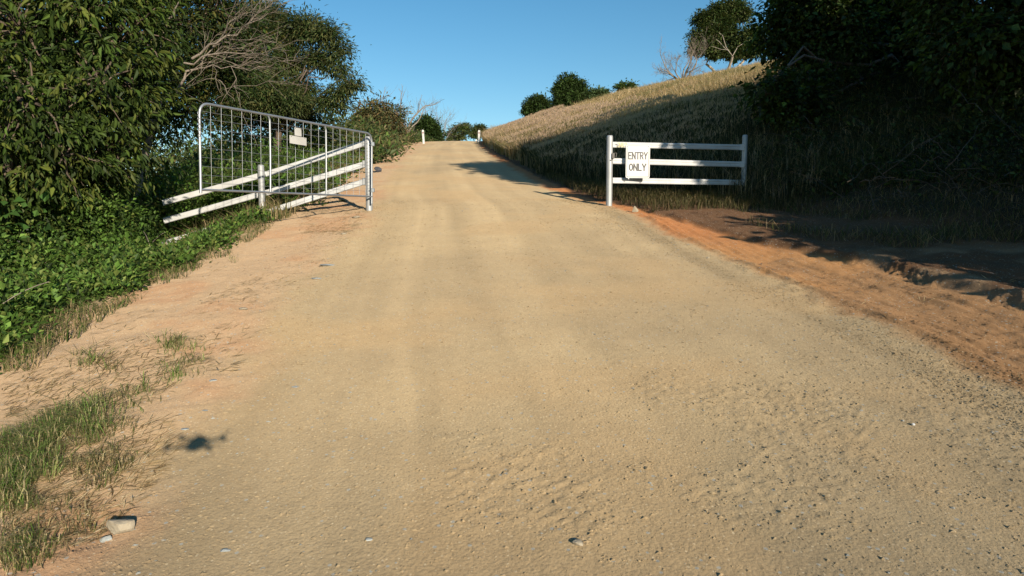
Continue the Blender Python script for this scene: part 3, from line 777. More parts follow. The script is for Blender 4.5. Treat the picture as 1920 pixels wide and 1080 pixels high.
# weedy shrubs behind the rails and up the left side of the road
X, Y = band(2600, 13.0, 30, 1.3, 8)
e = Lf(Y) - X
hg = np.clip((e - 1.2) * .55, .15, 1.35 + .03 * Y) * (.35 + .9 * fbm(X * .6, Y * .6, 321, 3)) + .1
mass('roadside_scrub', X, Y, hg, 30, .11, .050, .19, GREEN_MD + GREEN_BR[:2] + GREEN_OL[:2], 'scrubby green bushes behind the rails and up the left side of the road', var=.3)
X, Y = band(2000, 26, 75, .8, 14)
e = Lf(Y) - X
hg = np.clip((e - .7) * .8, .3, 2.6) * (.4 + .9 * fbm(X * .35, Y * .35, 331, 3)) + .15
mass('roadside_scrub', X, Y, hg, 26, .2, .09, .32, GREEN_MD + GREEN_OL + [(.17, .14, .06)], 'green and brown scrub lining the left of the road up to the crest', var=.3)
# far scrub beyond the crest
X, Y = band(500, 76, 120, .5, 20)
mass('roadside_scrub', X, Y, 1.6 + 0 * X, 24, .28, .12, .4, GREEN_MD + GREEN_OL, 'low scrub beyond the crest of the road', var=.3)
# right: understorey under the trees, leaf colours darkened to deepen the shade
X, Y = band(5200, 9.0, 24, 0, 15, 'R')
d = X - Rf(Y)
keep = (d > d0f(Y) + .5 + .8 * (Y < 12)) & (X > 4.9) & ((X / Y > .375) | (Y < 12.5))
X, Y, d = X[keep], Y[keep], d[keep]
hg = .15 + 1.6 * sstep(.35, .7, fbm(X * .55, Y * .55, 341, 3)) * sstep(0, 3, d - d0f(Y) - 1)
mass('understorey', X, Y, hg, 22, .075, .040, .17, [(.028, .045, .012), (.04, .06, .016), (.022, .034, .01), (.07, .095, .025)], 'dark tangled understorey below the shaded trees on the right', var=.35)

# ------------------------------------------------------------------ grasses
def blades(X, Y, hgt, wid, lean, cols, var=.2, curl=.35, seed=0, z=None):
    n = len(X); z = height(X, Y) - .01 if z is None else z
    a = RNG.random(n) * 6.283
    side = np.stack([np.cos(a), np.sin(a), 0 * a], -1)
    b = RNG.random(n) * 6.283
    ln_ = np.stack([np.cos(b), np.sin(b), 0 * b], -1) * (lean * np.abs(RNG.standard_normal(n)))[:, None]
    base = np.stack([X, Y, z], -1); hgt = np.broadcast_to(hgt, (n,)) * np.clip(1 + .25 * RNG.standard_normal(n), .4, 1.7); wid = np.broadcast_to(wid, (n,))
    up = np.array([0, 0, 1.])
    m = base + (up + ln_ * .6) * (hgt * .55)[:, None]
    t = base + (up * (1 - curl * .3) + ln_ * (1 + curl * 2)) * hgt[:, None]
    w = side * (wid * .5)[:, None]
    V = np.stack([base - w, base + w, m + w * .8, m - w * .8, t], 1).reshape(-1, 3)
    i = np.arange(n)[:, None] * 5
    F = np.concatenate([i + np.array([[0, 1, 2]]), i + np.array([[0, 2, 3]]), i + np.array([[3, 2, 4]])])
    cols = np.array(cols, float)
    if cols.ndim == 2: cols = cols[RNG.integers(0, len(cols), n)]
    elif cols.ndim == 3: cols = cols[:, 0]
    c = cols * np.clip(1 + var * RNG.standard_normal(n), .4, 1.8)[:, None]
    return V, F, np.repeat(np.clip(c, .005, .9), 5, 0)
def grass_obj(name, parts, label):
    V = []; F = []; C = []; n = 0
    for v, f, c in parts: V.append(v); F.append(f + n); C.append(c); n += len(v)
    o = np_mesh(name, np.vstack(V), np.vstack(F), M_GRASS, np.vstack(C)); return tag(o, label, 'grass', kind='stuff')

STRAW = np.array([(.60, .45, .26), (.52, .38, .215), (.64, .50, .32), (.41, .29, .165)])
PURP = np.array([(.50, .37, .25), (.50, .36, .28)])
GRN = np.array([(.19, .18, .075), (.26, .23, .11)])
# hillside
def hill_parts(n, y0, y1, xmax):
    Y = y0 * (y1 / y0) ** RNG.random(n)
    d = (RNG.random(n) ** 1.25) * (xmax + .45 * Y)
    X = Rf(Y) + d
    ok = (d > d0f(Y) + .25 * (fbm(X, Y, 401, 2) - .3)) & (X < .80 * Y + 2)
    X, Y, d = X[ok], Y[ok], d[ok]; n = len(X)
    t = fbm(X * .35, Y * .35, 411, 4); g = fbm(X * .12 + 5, Y * .2, 421, 3)
    k = RNG.random(n)
    c = STRAW[RNG.integers(0, 4, n)]
    pu = (k < .25 * sstep(.42, .62, t) + .20 * (1 - sstep(.5, 4, d - d0f(Y)))); c[pu] = PURP[RNG.integers(0, 2, pu.sum())]
    gr = (RNG.random(n) < .12 + .6 * sstep(.50, .62, g)); c[gr] = GRN[RNG.integers(0, 2, gr.sum())]
    shade_dk = RNG.random(n) < .75 * (1 - sstep(24, 33, Y + .6 * d)); c[shade_dk] = np.array([(.060, .062, .030), (.085, .075, .04), (.045, .05, .022)])[RNG.integers(0, 3, shade_dk.sum())]  # darker blades on the near bank, tree shade put into their colour
    edge = 1 + .55 * (1 - sstep(0, 3.5, d - d0f(Y)))
    hg = (.28 + .34 * fbm(X * .8, Y * .8, 431, 3)) * edge * (.75 + .25 * sstep(18, 26, Y))
    w = np.maximum(.004, .00070 * Y)
    return blades(X, Y, hg, w, .22, c[:, None, :], .22, .5)
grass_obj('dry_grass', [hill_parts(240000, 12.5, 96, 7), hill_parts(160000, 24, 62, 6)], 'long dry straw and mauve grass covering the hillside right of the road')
# seed heads along the road bank
X, Y = band(22000, 16, 66, .3, 6, 'R')
d = X - Rf(Y); ok = d > d0f(Y); X, Y = X[ok], Y[ok]
z = height(X, Y)
hh = .40 + .45 * fbm(X, Y, 441, 2)
V, F = leaves(np.stack([X, Y, z + hh], -1), RNG.standard_normal((len(X), 3)) * .35 + np.array([0, 0, 1.]), RNG.standard_normal((len(X), 3)), .09 + .0012 * Y, .006 + .0006 * Y)
o = np_mesh('seed_heads', V, F, M_GRASS, np.repeat(PURP[RNG.integers(0, 2, len(X))] * (.8 + .4 * RNG.random(len(X)))[:, None], 4, 0)); tag(o, 'mauve feathery seed heads along the roadside bank', 'grass', kind='stuff')

# left side: dry grass among the scrub and at the fence foot
X, Y = band(14000, 11.5, 60, 1.0, 4.5)
e = Lf(Y) - X; ok = (e > 1.15 + .5 * fbm(X * 1.2, Y * 1.2, 451, 2)) ; X, Y = X[ok], Y[ok]
pa = blades(X, Y, .22 + .012 * Y, np.maximum(.006, .0012 * Y), .35, np.vstack([STRAW[:2] * .8, GRN, GRN * .8]), .25)
X, Y = band(9000, 4.5, 13.5, 1.45, 2.6)
ok = fbm(X * 2.2, Y * 2.2, 455, 3) > .48; X, Y = X[ok], Y[ok]
pb = blades(X, Y, .13, .006, .7, np.vstack([GRN, [(.08, .14, .03)], STRAW[1:2] * .8]), .25)
grass_obj('verge_grass', [pa, pb], 'short mixed green and dry grass at the foot of the left bank')

# green grass patches on the near shoulder, measured on the photo
def patch(px, py, rx, ry, n, hgt, cols, lean=.55, w=.0042):
    n = int(n * 1.15); cols = list(cols) + [(.46, .38, .22), (.34, .26, .14)]
    a = RNG.random(n) * 6.283; r = RNG.random(n) ** .6
    X, Y, ok = G(px + rx * r * np.cos(a), py + ry * r * np.sin(a)); X, Y = X[ok], Y[ok]
    cl_ = fbm(X * 7, Y * 7, 461, 3); k = (cl_ > .53) | (RNG.random(len(X)) < .10); X, Y = X[k], Y[k]
    return blades(X, Y, hgt * (.5 + RNG.random(len(X))), w, lean * 1.3, cols, .3, .9)
GG = [(.15, .24, .055), (.20, .29, .08), (.11, .18, .04), (.30, .31, .12), (.42, .37, .19)]
GD = [(.12, .15, .04), (.18, .18, .07), (.36, .29, .15)]
pp = [patch(55, 850, 75, 55, 1500, .10, GG), patch(140, 800, 70, 40, 1200, .10, GG), patch(20, 905, 45, 50, 700, .10, GG), patch(190, 775, 50, 25, 500, .10, GG), patch(30, 830, 40, 30, 500, .10, GG),
      patch(175, 688, 48, 16, 420, .09, GD + GG[:1], 1.1), patch(310, 655, 36, 18, 420, .08, GG + GD), patch(350, 668, 40, 26, 260, .07, GG + GD), patch(290, 735, 26, 24, 260, .08, GG + GD), patch(325, 712, 22, 18, 260, .08, GG),
      patch(230, 760, 50, 30, 420, .07, GD + GG), patch(205, 705, 30, 20, 160, .06, GD), patch(100, 980, 80, 50, 300, .06, GD), patch(30, 990, 55, 70, 500, .07, GD + GG[:1]), patch(50, 1050, 50, 35, 180, .07, GD + GG[:1]),
      patch(438, 487, 10, 6, 70, .12, GG), patch(240, 840, 40, 50, 300, .06, GD), patch(340, 700, 50, 25, 130, .06, GD), patch(180, 870, 50, 50, 400, .07, GD)]
grass_obj('green_grass', pp, 'patches of green grass growing on the bare left shoulder')

# dry stalks and straw lying on the ground
def straw(px0, py0, px1, py1, n, ln, dens=.5, wd=.006, cols=None, seed=471):
    X, Y, ok = G(px0 + (px1 - px0) * RNG.random(n), py0 + (py1 - py0) * RNG.random(n)); X, Y = X[ok], Y[ok]
    e = Lf(Y) - X; dR = X - Rf(Y)
    k = (fbm(X * 1.6, Y * 1.6, seed, 3) > dens) & ((e > .1) | (dR > .05)) & (e < 2.5); X, Y = X[k], Y[k]; n = len(X)
    a = RNG.normal(.5, .8, n); L = ln * (.4 + RNG.random(n))
    p = np.stack([X, Y, height(X, Y) + .004], -1)
    q0 = np.stack([X + np.cos(a) * L, Y + np.sin(a) * L], -1); zq = height(q0[:, 0], q0[:, 1]) + .008 + .02 * RNG.random(n)
    D = np.stack([np.cos(a) * L, np.sin(a) * L, zq - p[:, 2]], -1)
    V, F = leaves(p, D, np.array([0, 0, 1.]) + RNG.standard_normal((n, 3)) * .2, L, wd, .3)
    cc = np.array(cols or [(.55, .42, .24), (.42, .30, .16), (.28, .19, .10), (.62, .50, .32)])
    return V, F, np.repeat(cc[RNG.integers(0, len(cc), n)] * (.7 + .5 * RNG.random(n))[:, None], 4, 0)
sts = [straw(0, 480, 700, 1080, 5500, .08, .50), straw(100, 520, 480, 700, 1700, .10, .50, .006, [(.40, .29, .17), (.46, .34, .19), (.30, .21, .12), (.58, .45, .26)], 475), straw(0, 700, 320, 1080, 2800, .07, .42), straw(1400, 520, 1920, 780, 500, .12, .5), straw(560, 390, 720, 440, 1500, .10, .35, .005)]
V = []; F = []; C = []; n = 0
for v, f, c in sts: V.append(v); F.append(f + n); C.append(c); n += len(v)
o = np_mesh('straw', np.vstack(V), np.vstack(F), M_GRASS, np.vstack(C)); tag(o, 'loose dry straw scattered over the dirt shoulders', 'straw', kind='stuff')

# dry tangles right of the track, palette scaled down to paint in shade
X, Y = band(34000, 7.0, 17, .9, 11, 'R')
d = X - Rf(Y); ok = (d > cutf(Y) + .7 + 1.2 * (Y < 9) * fbm(X * .8, Y * .8, 481, 2)) & (fbm(X * .9, Y * .9, 483, 3) > .40) & (X < .85 * Y + 1); X, Y = X[ok], Y[ok]
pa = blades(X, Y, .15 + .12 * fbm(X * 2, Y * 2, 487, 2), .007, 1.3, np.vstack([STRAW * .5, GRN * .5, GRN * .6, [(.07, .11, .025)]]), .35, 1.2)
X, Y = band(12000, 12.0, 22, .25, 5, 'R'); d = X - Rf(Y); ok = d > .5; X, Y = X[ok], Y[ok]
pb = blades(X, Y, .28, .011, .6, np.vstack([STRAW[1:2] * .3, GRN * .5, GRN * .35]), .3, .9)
m = MB(); rs4 = np.random.default_rng(91)
for k in range(170):
    y = rs4.uniform(8.5, 17); x = rs4.uniform(max(4.6, .36 * y), .82 * y); z = H(x, y); a = rs4.uniform(0, 6.28); L = rs4.uniform(.2, .8)
    t = np.linspace(0, 1, 6)[:, None]
    q = np.array([x, y, z + rs4.uniform(.0, .9)]) + np.array([math.cos(a), math.sin(a), 0]) * L * t + np.array([0, 0, 1.]) * (rs4.uniform(.1, 1.2) * t - rs4.uniform(0, .8) * t * t) * L + rs4.standard_normal((6, 3)) * .02
    m.tube(q, np.linspace(rs4.uniform(.003, .007), .002, 6), 4, False)
o = m.build('dead_twigs', M_BARK, None, True); tag(o, 'tangled dead twigs in the deep shade under the right trees', 'twigs', kind='stuff')
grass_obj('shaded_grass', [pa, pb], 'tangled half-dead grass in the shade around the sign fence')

# ------------------------------------------------------------------ gravel and stones
ico_v = None
def ico():
    t = (1 + 5 ** .5) / 2
    v = np.array([(-1, t, 0), (1, t, 0), (-1, -t, 0), (1, -t, 0), (0, -1, t), (0, 1, t), (0, -1, -t), (0, 1, -t), (t, 0, -1), (t, 0, 1), (-t, 0, -1), (-t, 0, 1)]) / math.sqrt(1 + t * t)
    f = np.array([(0, 11, 5), (0, 5, 1), (0, 1, 7), (0, 7, 10), (0, 10, 11), (1, 5, 9), (5, 11, 4), (11, 10, 2), (10, 7, 6), (7, 1, 8), (3, 9, 4), (3, 4, 2), (3, 2, 6), (3, 6, 8), (3, 8, 9), (4, 9, 5), (2, 4, 11), (6, 2, 10), (8, 6, 7), (9, 8, 1)])
    return v, f
IV = np.array([(1, 0, 0), (0, 1, 0), (-1, 0, 0), (0, -1, 0), (.1, .1, 1), (0, 0, -.6)], float)
IF = np.array([(0, 1, 4), (1, 2, 4), (2, 3, 4), (3, 0, 4), (1, 0, 5), (2, 1, 5), (3, 2, 5), (0, 3, 5)])
def pebbles(X, Y, size, cols):
    n = len(X); z = height(X, Y)
    V = IV[None] * (1 + .25 * RNG.standard_normal((n, 6, 1))) * (size[:, None, None] * np.stack([1 + .3 * RNG.random(n), .7 + .5 * RNG.random(n), .35 + .25 * RNG.random(n)], -1)[:, None, :])
    a = RNG.random(n) * 6.283; c, s = np.cos(a)[:, None], np.sin(a)[:, None]
    V = np.stack([V[..., 0] * c - V[..., 1] * s, V[..., 0] * s + V[..., 1] * c, V[..., 2]], -1)
    V = V + np.stack([X, Y, z + size * .12], -1)[:, None]
    F = (np.arange(n)[:, None, None] * 6 + IF[None]).reshape(-1, 3)
    return V.reshape(-1, 3), F, np.repeat(cols, 6, 0)
n = 240000
Y = 2.1 * (14 / 2.1) ** (RNG.random(n) ** 1.1); X = -3.2 + RNG.random(n) * 8.2
uu = RNG.random(n); X = np.where(uu < .2, Lf(Y) + RNG.normal(0, .35, n), np.where(uu < .45, Rf(Y) + RNG.normal(-.15, .22, n), X))
lo = loosef(X, Y); ok = (RNG.random(n) < lo ** 1.1 * .95 + .30); X, Y = X[ok], Y[ok]; n = len(X)
sz = np.clip(.0027 * np.exp(.6 * RNG.standard_normal(n)), .0015, .010) * (1 + .05 * Y)
base = ground_colour(X, Y) * (.8 + .35 * RNG.random(n))[:, None]
k = RNG.random(n) < .03; base[k] = np.array([.31, .305, .27]) * (.6 + .5 * RNG.random(k.sum()))[:, None]
V, F, C = pebbles(X, Y, sz, base)
def peb_mat():
    m, nt, b, out = new_mat('pebble'); at = nd(nt, 'ShaderNodeAttribute', attribute_name='tint'); nt.links.new(at.outputs['Color'], b.inputs['Base Color'])
    b.inputs['Roughness'].default_value = .95; b.inputs['Specular IOR Level'].default_value = .15; b.inputs['Diffuse Roughness'].default_value = 1.; return m
o = np_mesh('gravel', V, F, peb_mat(), C); tag(o, 'loose gravel and dirt crumbs strewn over the road', 'gravel', kind='stuff')

def stone(px, py, w, flat, mat, label, seed, group=None, rotz=0., asp=.7, sink=.25, name='stone'):
    X, Y, ok = G(px, py); x, y = float(X[0]), float(Y[0]); z = H(x, y)
    rs = np.random.default_rng(seed)
    import bmesh
    bm = bmesh.new(); bmesh.ops.create_icosphere(bm, subdivisions=3, radius=.5)
    pl = [(unit(rs.standard_normal(3) * np.array([1, 1, .7])), rs.uniform(.22, .36)) for _ in range(9)]
    for v in bm.verts:
        p = np.array(v.co)
        for nn, dd in pl:
            q = p.dot(nn)
            if q > dd: p = p - nn * (q - dd) * .93
        p = p * np.array([w * 1.25, w * asp * 1.25, w * flat * 1.25]) + rs.standard_normal(3) * w * .006
        v.co = p
    me = bpy.data.meshes.new(name); bm.to_mesh(me); bm.free(); me.materials.append(mat)
    o = link(bpy.data.objects.new(name, me)); o.location = (x, y, z + w * flat * (.5 - sink)); o.rotation_euler = (0, 0, rotz)
    return tag(o, label, 'stone', group)
GS = 'pale stones bedded in the left road edge'
stone(226, 997, .10, .8, M_ROCKC, 'largest cream flat-topped stone, bottom left of the road', 1, rotz=.35, asp=.55)
stone(201, 1010, .05, .5, M_ROCKB, 'small blue-grey stone tucked against the largest cream stone', 2, asp=.6)
stone(350, 801, .05, .15, M_ROCKB, 'flat pale blue stone just above the dark drone shadow', 3, GS)
stone(398, 720, .055, .15, M_ROCKB, 'flat bluish stone right of the lowest grass patch, highest of three in a row', 4, GS)
stone(385, 773, .04, .15, M_ROCKB, 'flat bluish stone in the middle of three in a row above the drone shadow', 5, GS)
stone(422, 1032, .035, .3, M_ROCKB, 'small blue-grey chip in the road at the bottom of the view', 6, GS)
stone(455, 590, .07, .3, M_ROCKC, 'pale greenish stone alone on the middle of the left shoulder', 7, GS)
stone(612, 497, .17, .14, M_ROCKB, 'broad cracked grey rock patch in the left road edge', 8, GS, .5)
stone(592, 524, .10, .14, M_ROCKB, 'bluish flat rock just below the broad cracked grey patch', 9, GS)
stone(668, 412, .13, .35, M_ROCKC, 'pale stone at the grass end below the gate hinge post', 10, GS)
stone(645, 440, .09, .3, M_ROCKC, 'small pale stone on the shoulder below the gate', 12, GS)
stone(1191, 403, .10, 1.1, M_ROCKC, 'small upright white stone beside the foot of the sign fence', 13, asp=.7, sink=.1)
stone(710, 322, .26, .8, M_ROCKD, 'dark lump of rock on the road edge just right of the gate post', 14, sink=.15)
stone(1328, 484, .04, .5, M_ROCKC, 'tiny cream stone on the edge of the red dirt', 15)
stone(1712, 798, .022, .6, M_SIGN, 'tiny bright white pebble on the right of the road', 16)
stone(1085, 1018, .05, .4, M_ROCKC, 'rounded tan clod in the churned gravel at bottom centre', 17)
stone(555, 725, .045, .12, M_ROCKB, 'thin bluish flake in the road above the bare left edge', 18, GS)
stone(690, 1010, .03, .3, M_ROCKB, 'small greenish grey chip in the lower middle of the road', 19)

# ------------------------------------------------------------------ wire gate
def rnd_path(pts, r, seg=6):
    """rounds the inner corners of a polyline"""
    pts = [np.asarray(p, float) for p in pts]; out = [pts[0]]
    for a, b, c in zip(pts[:-2], pts[1:-1], pts[2:]):
        u = unit(a - b); w = unit(c - b); s = b + u * r; e = b + w * r
        for t in np.linspace(0, 1, seg + 1): out.append((1 - t) ** 2 * s + 2 * t * (1 - t) * b + t * t * e)
    out.append(pts[-1]); return np.array(out)
gTL = P(373.5, 192, 8.9); gBL = P(376.5, 359, 8.9); gTR = P(697, 251, 12.25); gBR = P(697, 371, 12.25)
gU = unit(gBR - gBL); gU[2] = gU[2] * .8; GLEN = np.linalg.norm((gBR - gBL)[:2])
gdir = np.array([*(unit((gBR - gBL)[:2])), 0.])
def gate_pt(s, h):
    """s metres along the gate from its free end, h from the bottom pipe (0..1) to the top (1)"""
    t = s / GLEN
    return (gBL * (1 - t) + gBR * t) * (1 - h) + (gTL * (1 - t) + gTR * t) * h
org = np.array([gBR[0], gBR[1], H(gBR[0], gBR[1])])
gate = thing('farm_gate', org, 'open galvanised pipe and wire mesh farm gate on the left of the road', 'gate')
mb = MB(); R_ = .0175
mb.tube(rnd_path([gate_pt(0, -.02), gate_pt(0, 1), gate_pt(GLEN, 1), gate_pt(GLEN, -.09)], .16, 9), R_, 12)
mb.tube([gate_pt(.01, 0.02), gate_pt(GLEN - .01, 0.02)], R_ * .9, 12)
mb.build('pipe_frame', M_GALV, gate, True, org)
for s in (GLEN * 7 / 21, GLEN * 14 / 21):
    m2 = MB(); m2.tube(rnd_path([gate_pt(s + .0, .02), gate_pt(s + .004, .5), gate_pt(s, .95), gate_pt(s - .03, .985)], .03, 3), R_ * .85, 10); m2.build('stile', M_GALV, gate, True, org)
m3 = MB()
for k in range(1, 21):
    if k in (7, 14): continue
    s = GLEN * k / 21; m3.tube([gate_pt(s, .02), gate_pt(s, .5) + RNG.standard_normal(3) * .002, gate_pt(s, .985)], .0028, 5, False)
for h in (.10, .19, .29, .39, .50, .61, .72, .83, .91):
    m3.tube([gate_pt(s, h) + np.array([0, 0, -.004 * math.sin(s * 7.)]) for s in np.linspace(.01, GLEN - .01, 22)], .0026, 4, False)
m3.build('wire_mesh', M_GALV, gate, True, org)
m4 = MB()
for h in (.12, .84):
    m4 = MB(); c = gate_pt(GLEN, h); m4.box(c + np.array([.02, 0, 0]), (.06, .05, .07), bev=.006); m4.tube([c + [0, .0, 0], c + [-.06, .08, 0]], .009, 8)
    m4.build('hinge', M_GALV, gate, False, org)
m5 = MB(); ch = gate_pt(.0, .74)
for k in range(9):
    a = k * 1.57; p0 = ch + np.array([.0, -.021, -.035 * k + .16]); th = np.linspace(0, 6.283, 9)
    m5.tube(np.stack([p0[0] + .011 * np.cos(th) * abs(math.cos(a)) , p0[1] + .011 * np.cos(th) * abs(math.sin(a)), p0[2] + .021 * np.sin(th)], -1), .0032, 4, False)
m5.build('chain', M_GALV, gate, True, org)
def plate(px0, py0, px1, py1, s, label):
    t = s / GLEN; Yp = float(gate_pt(s, .8)[1]) - .012
    a = P(px0, py0, Yp); b = P(px1, py1, Yp); c = (a + b) / 2; w = (b[0] - a[0]) / gdir[0]; h = a[2] - b[2]
    # width runs along the gate
    w = abs(px1 - px0) / 1280. * Yp / max(.35, abs(gdir[0] - gdir[1] * c[0] / c[1]))
    nrm = np.array([gdir[1], -gdir[0], 0.]); tl = unit(gdir + np.array([0, 0, -.0]))
    o_ = c.copy(); m = MB(); m.box((0, 0, 0), (w, .003, h), np.array([tl, -nrm, [0, 0, 1.]]), bev=.001)
    o = m.build('sign_plate', M_PLATE, None, False); o.location = c + nrm * .006
    tag(o, label, 'sign', 'plates wired to the gate mesh')
    for sx in (-.4, .4):
        hole = MB(); q = tl * w * sx + np.array([0, 0, h * .38]) + nrm * .004; hole.tube([q - nrm * .003, q + nrm * .003], .006, 6)
        hole.build('wire_tie', M_WIRE, o)
sA = GLEN * 9.6 / 21
plate(552, 240, 564.5, 255, GLEN * 9.9 / 21, 'small upright blank cream plate wired to the gate mesh, upper of two')
plate(543, 256, 574, 271, GLEN * 9.7 / 21, 'wider blank white plate wired to the gate mesh, lower of two')

# ------------------------------------------------------------------ rail fences
RS = [(.0, .052), (.022, .052), (.030, .040), (.030, .012), (.022, .004), (.022, -.004), (.030, -.012), (.030, -.040), (.022, -.052), (.0, -.052), (-.012, -.044), (-.012, .044)]
def post(top, base, r, parent, org, ties=0, name='post', flatcap=True):
    m = MB(); top = np.asarray(top, float); base = np.asarray(base, float)
    p = [base + (top - base) * t for t in (0, .2, .45, .7, .97)] + [top - (top - base) * .006, top]
    m.tube(p, [r, r, r, r, r, r * .93, r * .72], 20)
    o = m.build(name, M_GALVP, parent, True, org)
    if ties:
        rs2 = np.random.default_rng(ties)
        for k in range(ties):
            w = MB(); c = base + (top - base) * (.16 + .72 * (k + rs2.uniform(-.2, .2)) / ties); th = np.linspace(0, 6.283, 17)
            tl = rs2.uniform(-.02, .02)
            w.tube(np.stack([c[0] + (r + .003) * np.cos(th), c[1] + (r + .003) * np.sin(th), c[2] + tl * np.cos(th)], -1), .0022, 4, False)
            w.build('tie_wire', M_WIRE, o, True)
    return o
def rail(a, b, parent, org, flip=1):
    m = MB(); sec = [(x * 1.05, y) for x, y in RS]
    m.extrude(sec, a, b)
    return m.build('rail', M_RAIL, parent, False, org)

# left fence, falling away down the bank
YF = 12.4
hp_t = P(690, 256, YF); hp_b = np.array([hp_t[0], YF, H(hp_t[0], YF) - .15])
org = np.array([hp_t[0], YF, H(hp_t[0], YF)])
lf = thing('rail_fence', org, 'white three-rail fence sloping down the leafy bank behind the wire gate', 'fence', 'three-rail entrance fences')
post(hp_t, hp_b, .060, lf, org, 11)
mp_t = P(489, 309, YF); mp_b = np.array([mp_t[0], YF, H(mp_t[0], YF) - .15])
post(mp_t, mp_b, .056, lf, org, 5)
offr = np.array([0, .085, 0])
for yr, ym, yl, xl in ((268, 326, 380, 301), (307.5, 361, 414, 303), (340, 398, 458, 300)):
    a = P(684, yr, YF + .02); m_ = P(492, ym + .5, YF); c_ = P(xl, yl, YF + .1)
    m_ = m_ + np.array([0, 0, 0.])
    rail(a + offr * .2, m_ + offr * .9 + np.array([.03, 0, 0]), lf, org); rail(m_ + offr * .9 + np.array([-.0, 0, 0]), c_ + offr, lf, org)
    br = MB(); br.box(m_ + offr * .62, (.05, .05, .12), bev=.004); br.build('bracket', M_GALVP, lf, False, org); br = MB(); br.box(a + np.array([-.015, .01, 0]), (.05, .05, .125), bev=.004); br.build('bracket', M_GALVP, lf, False, org)

# right fence with the sign
lp_t = P(1143.5, 254, 12.8); org = np.array([lp_t[0], 12.8, H(lp_t[0], 12.8)])
rf_ = thing('rail_fence', org, 'white three-rail fence panel carrying the entry sign on the right of the road', 'fence', 'three-rail entrance fences')
post(lp_t, org - np.array([0, 0, .15]), .058, rf_, org)
rp_t = P(1397, 253, 13.6); rp_b = np.array([rp_t[0], 13.6, H(rp_t[0], 13.6) - .15])
post(rp_t, rp_b, .050, rf_, org, 7)
for y0, y1 in ((271.5, 276.5), (302, 308.5), (338.5, 342.5)):
    a = P(1148, y0, 12.82); b = P(1393, y1, 13.58); u = unit(b - a)
    rail(a - u * .0, b + u * .02, rf_, org)
    br = MB(); br.box(b - u * .04 + np.array([0, -.036, 0]), (.09, .012, .115), bev=.003); br.build('bracket', M_RAIL, rf_, False, org)
# latch hook on the left post, painted number on the top rail
m = MB(); q = P(1150, 292, 12.72)
m.box(q, (.05, .02, .10), bev=.004); m.tube(rnd_path([q + [.02, 0, .05], q + [.06, -.01, .05], q + [.045, -.02, -.03]], .02, 3), .008, 8)
m.box(P(1146, 300, 12.725), (.03, .02, .014), bev=.003); m.build('latch', M_WIRE, rf_, False, org)

# ---- lettering drawn as strokes: paths on a unit box (width w, height 1)
def arc(cx, cy, rx, ry, a0, a1, n=10):
    t = np.radians(np.linspace(a0, a1, n)); return [(cx + rx * math.cos(x), cy + ry * math.sin(x)) for x in t]
GL = {'E': (.52, [[(.0, 0), (0, 1)], [(0, 1), (.5, 1)], [(0, .52), (.42, .52)], [(0, 0), (.5, 0)]]),
      'N': (.60, [[(0, 0), (0, 1)], [(0, 1), (.58, 0)], [(.58, 0), (.58, 1)]]),
      'T': (.56, [[(0, 1), (.56, 1)], [(.28, 0), (.28, 1)]]),
      'R': (.56, [[(0, 0), (0, 1)], [(0, 1), (.32, 1)] + arc(.30, .75, .25, .25, 90, -90)[1:] + [(0, .5)], [(.26, .5), (.56, 0)]]),
      'Y': (.62, [[(0, 1), (.31, .45)], [(.62, 1), (.31, .45)], [(.31, .47), (.31, 0)]]),
      'O': (.60, [arc(.30, .5, .30, .5, 0, 360, 25)]),
      'L': (.50, [[(0, 1), (0, 0)], [(0, 0), (.5, 0)]]),
      '3': (.5, [arc(.22, .75, .26, .25, 160, -90) + arc(.22, .25, .28, .25, 90, -160)]),
      '8': (.5, [arc(.25, .75, .22, .25, 0, 360, 17), arc(.25, .25, .25, .25, 0, 360, 17)]),
      '2': (.5, [arc(.25, .73, .24, .27, 170, -30) + [(.0, 0), (.5, 0)]])}
def letter(ch, x, y, h, th, wscale=1.):
    V = []; F = []; w, strokes = GL[ch]
    zz = 0
    for st in strokes:
        st = np.array(st, float) * np.array([h * wscale, h]) * np.array([1, 1 - th / h]) + np.array([x, y + th / 2])
        n = len(st); T = np.gradient(st, axis=0); T /= np.linalg.norm(T, axis=1)[:, None] + 1e-9; N = np.stack([-T[:, 1], T[:, 0]], -1)
        if n == 2: st = st + np.array([-T[0] * th * .5, T[1] * th * .5])
        l, r = st + N * th / 2, st - N * th / 2
        b = len(V); d = .0008 + .00012 * zz; zz += 1
        for p in np.vstack([l, r]): V.append((p[0], -d, p[1]))
        for i in range(n - 1): F.append((b + i, b + n + i, b + n + i + 1, b + i + 1))
    return V, F, w * h * wscale
def word(txt, cx, y, h, th, ws, gap):
    tw = sum(GL[c][0] * h * ws for c in txt) + gap * (len(txt) - 1); x = cx - tw / 2; m = MB()
    for c in txt:
        V, F, w = letter(c, x, y, h, th, ws); m.add(V, np.array(F)); x += w + gap
    return m
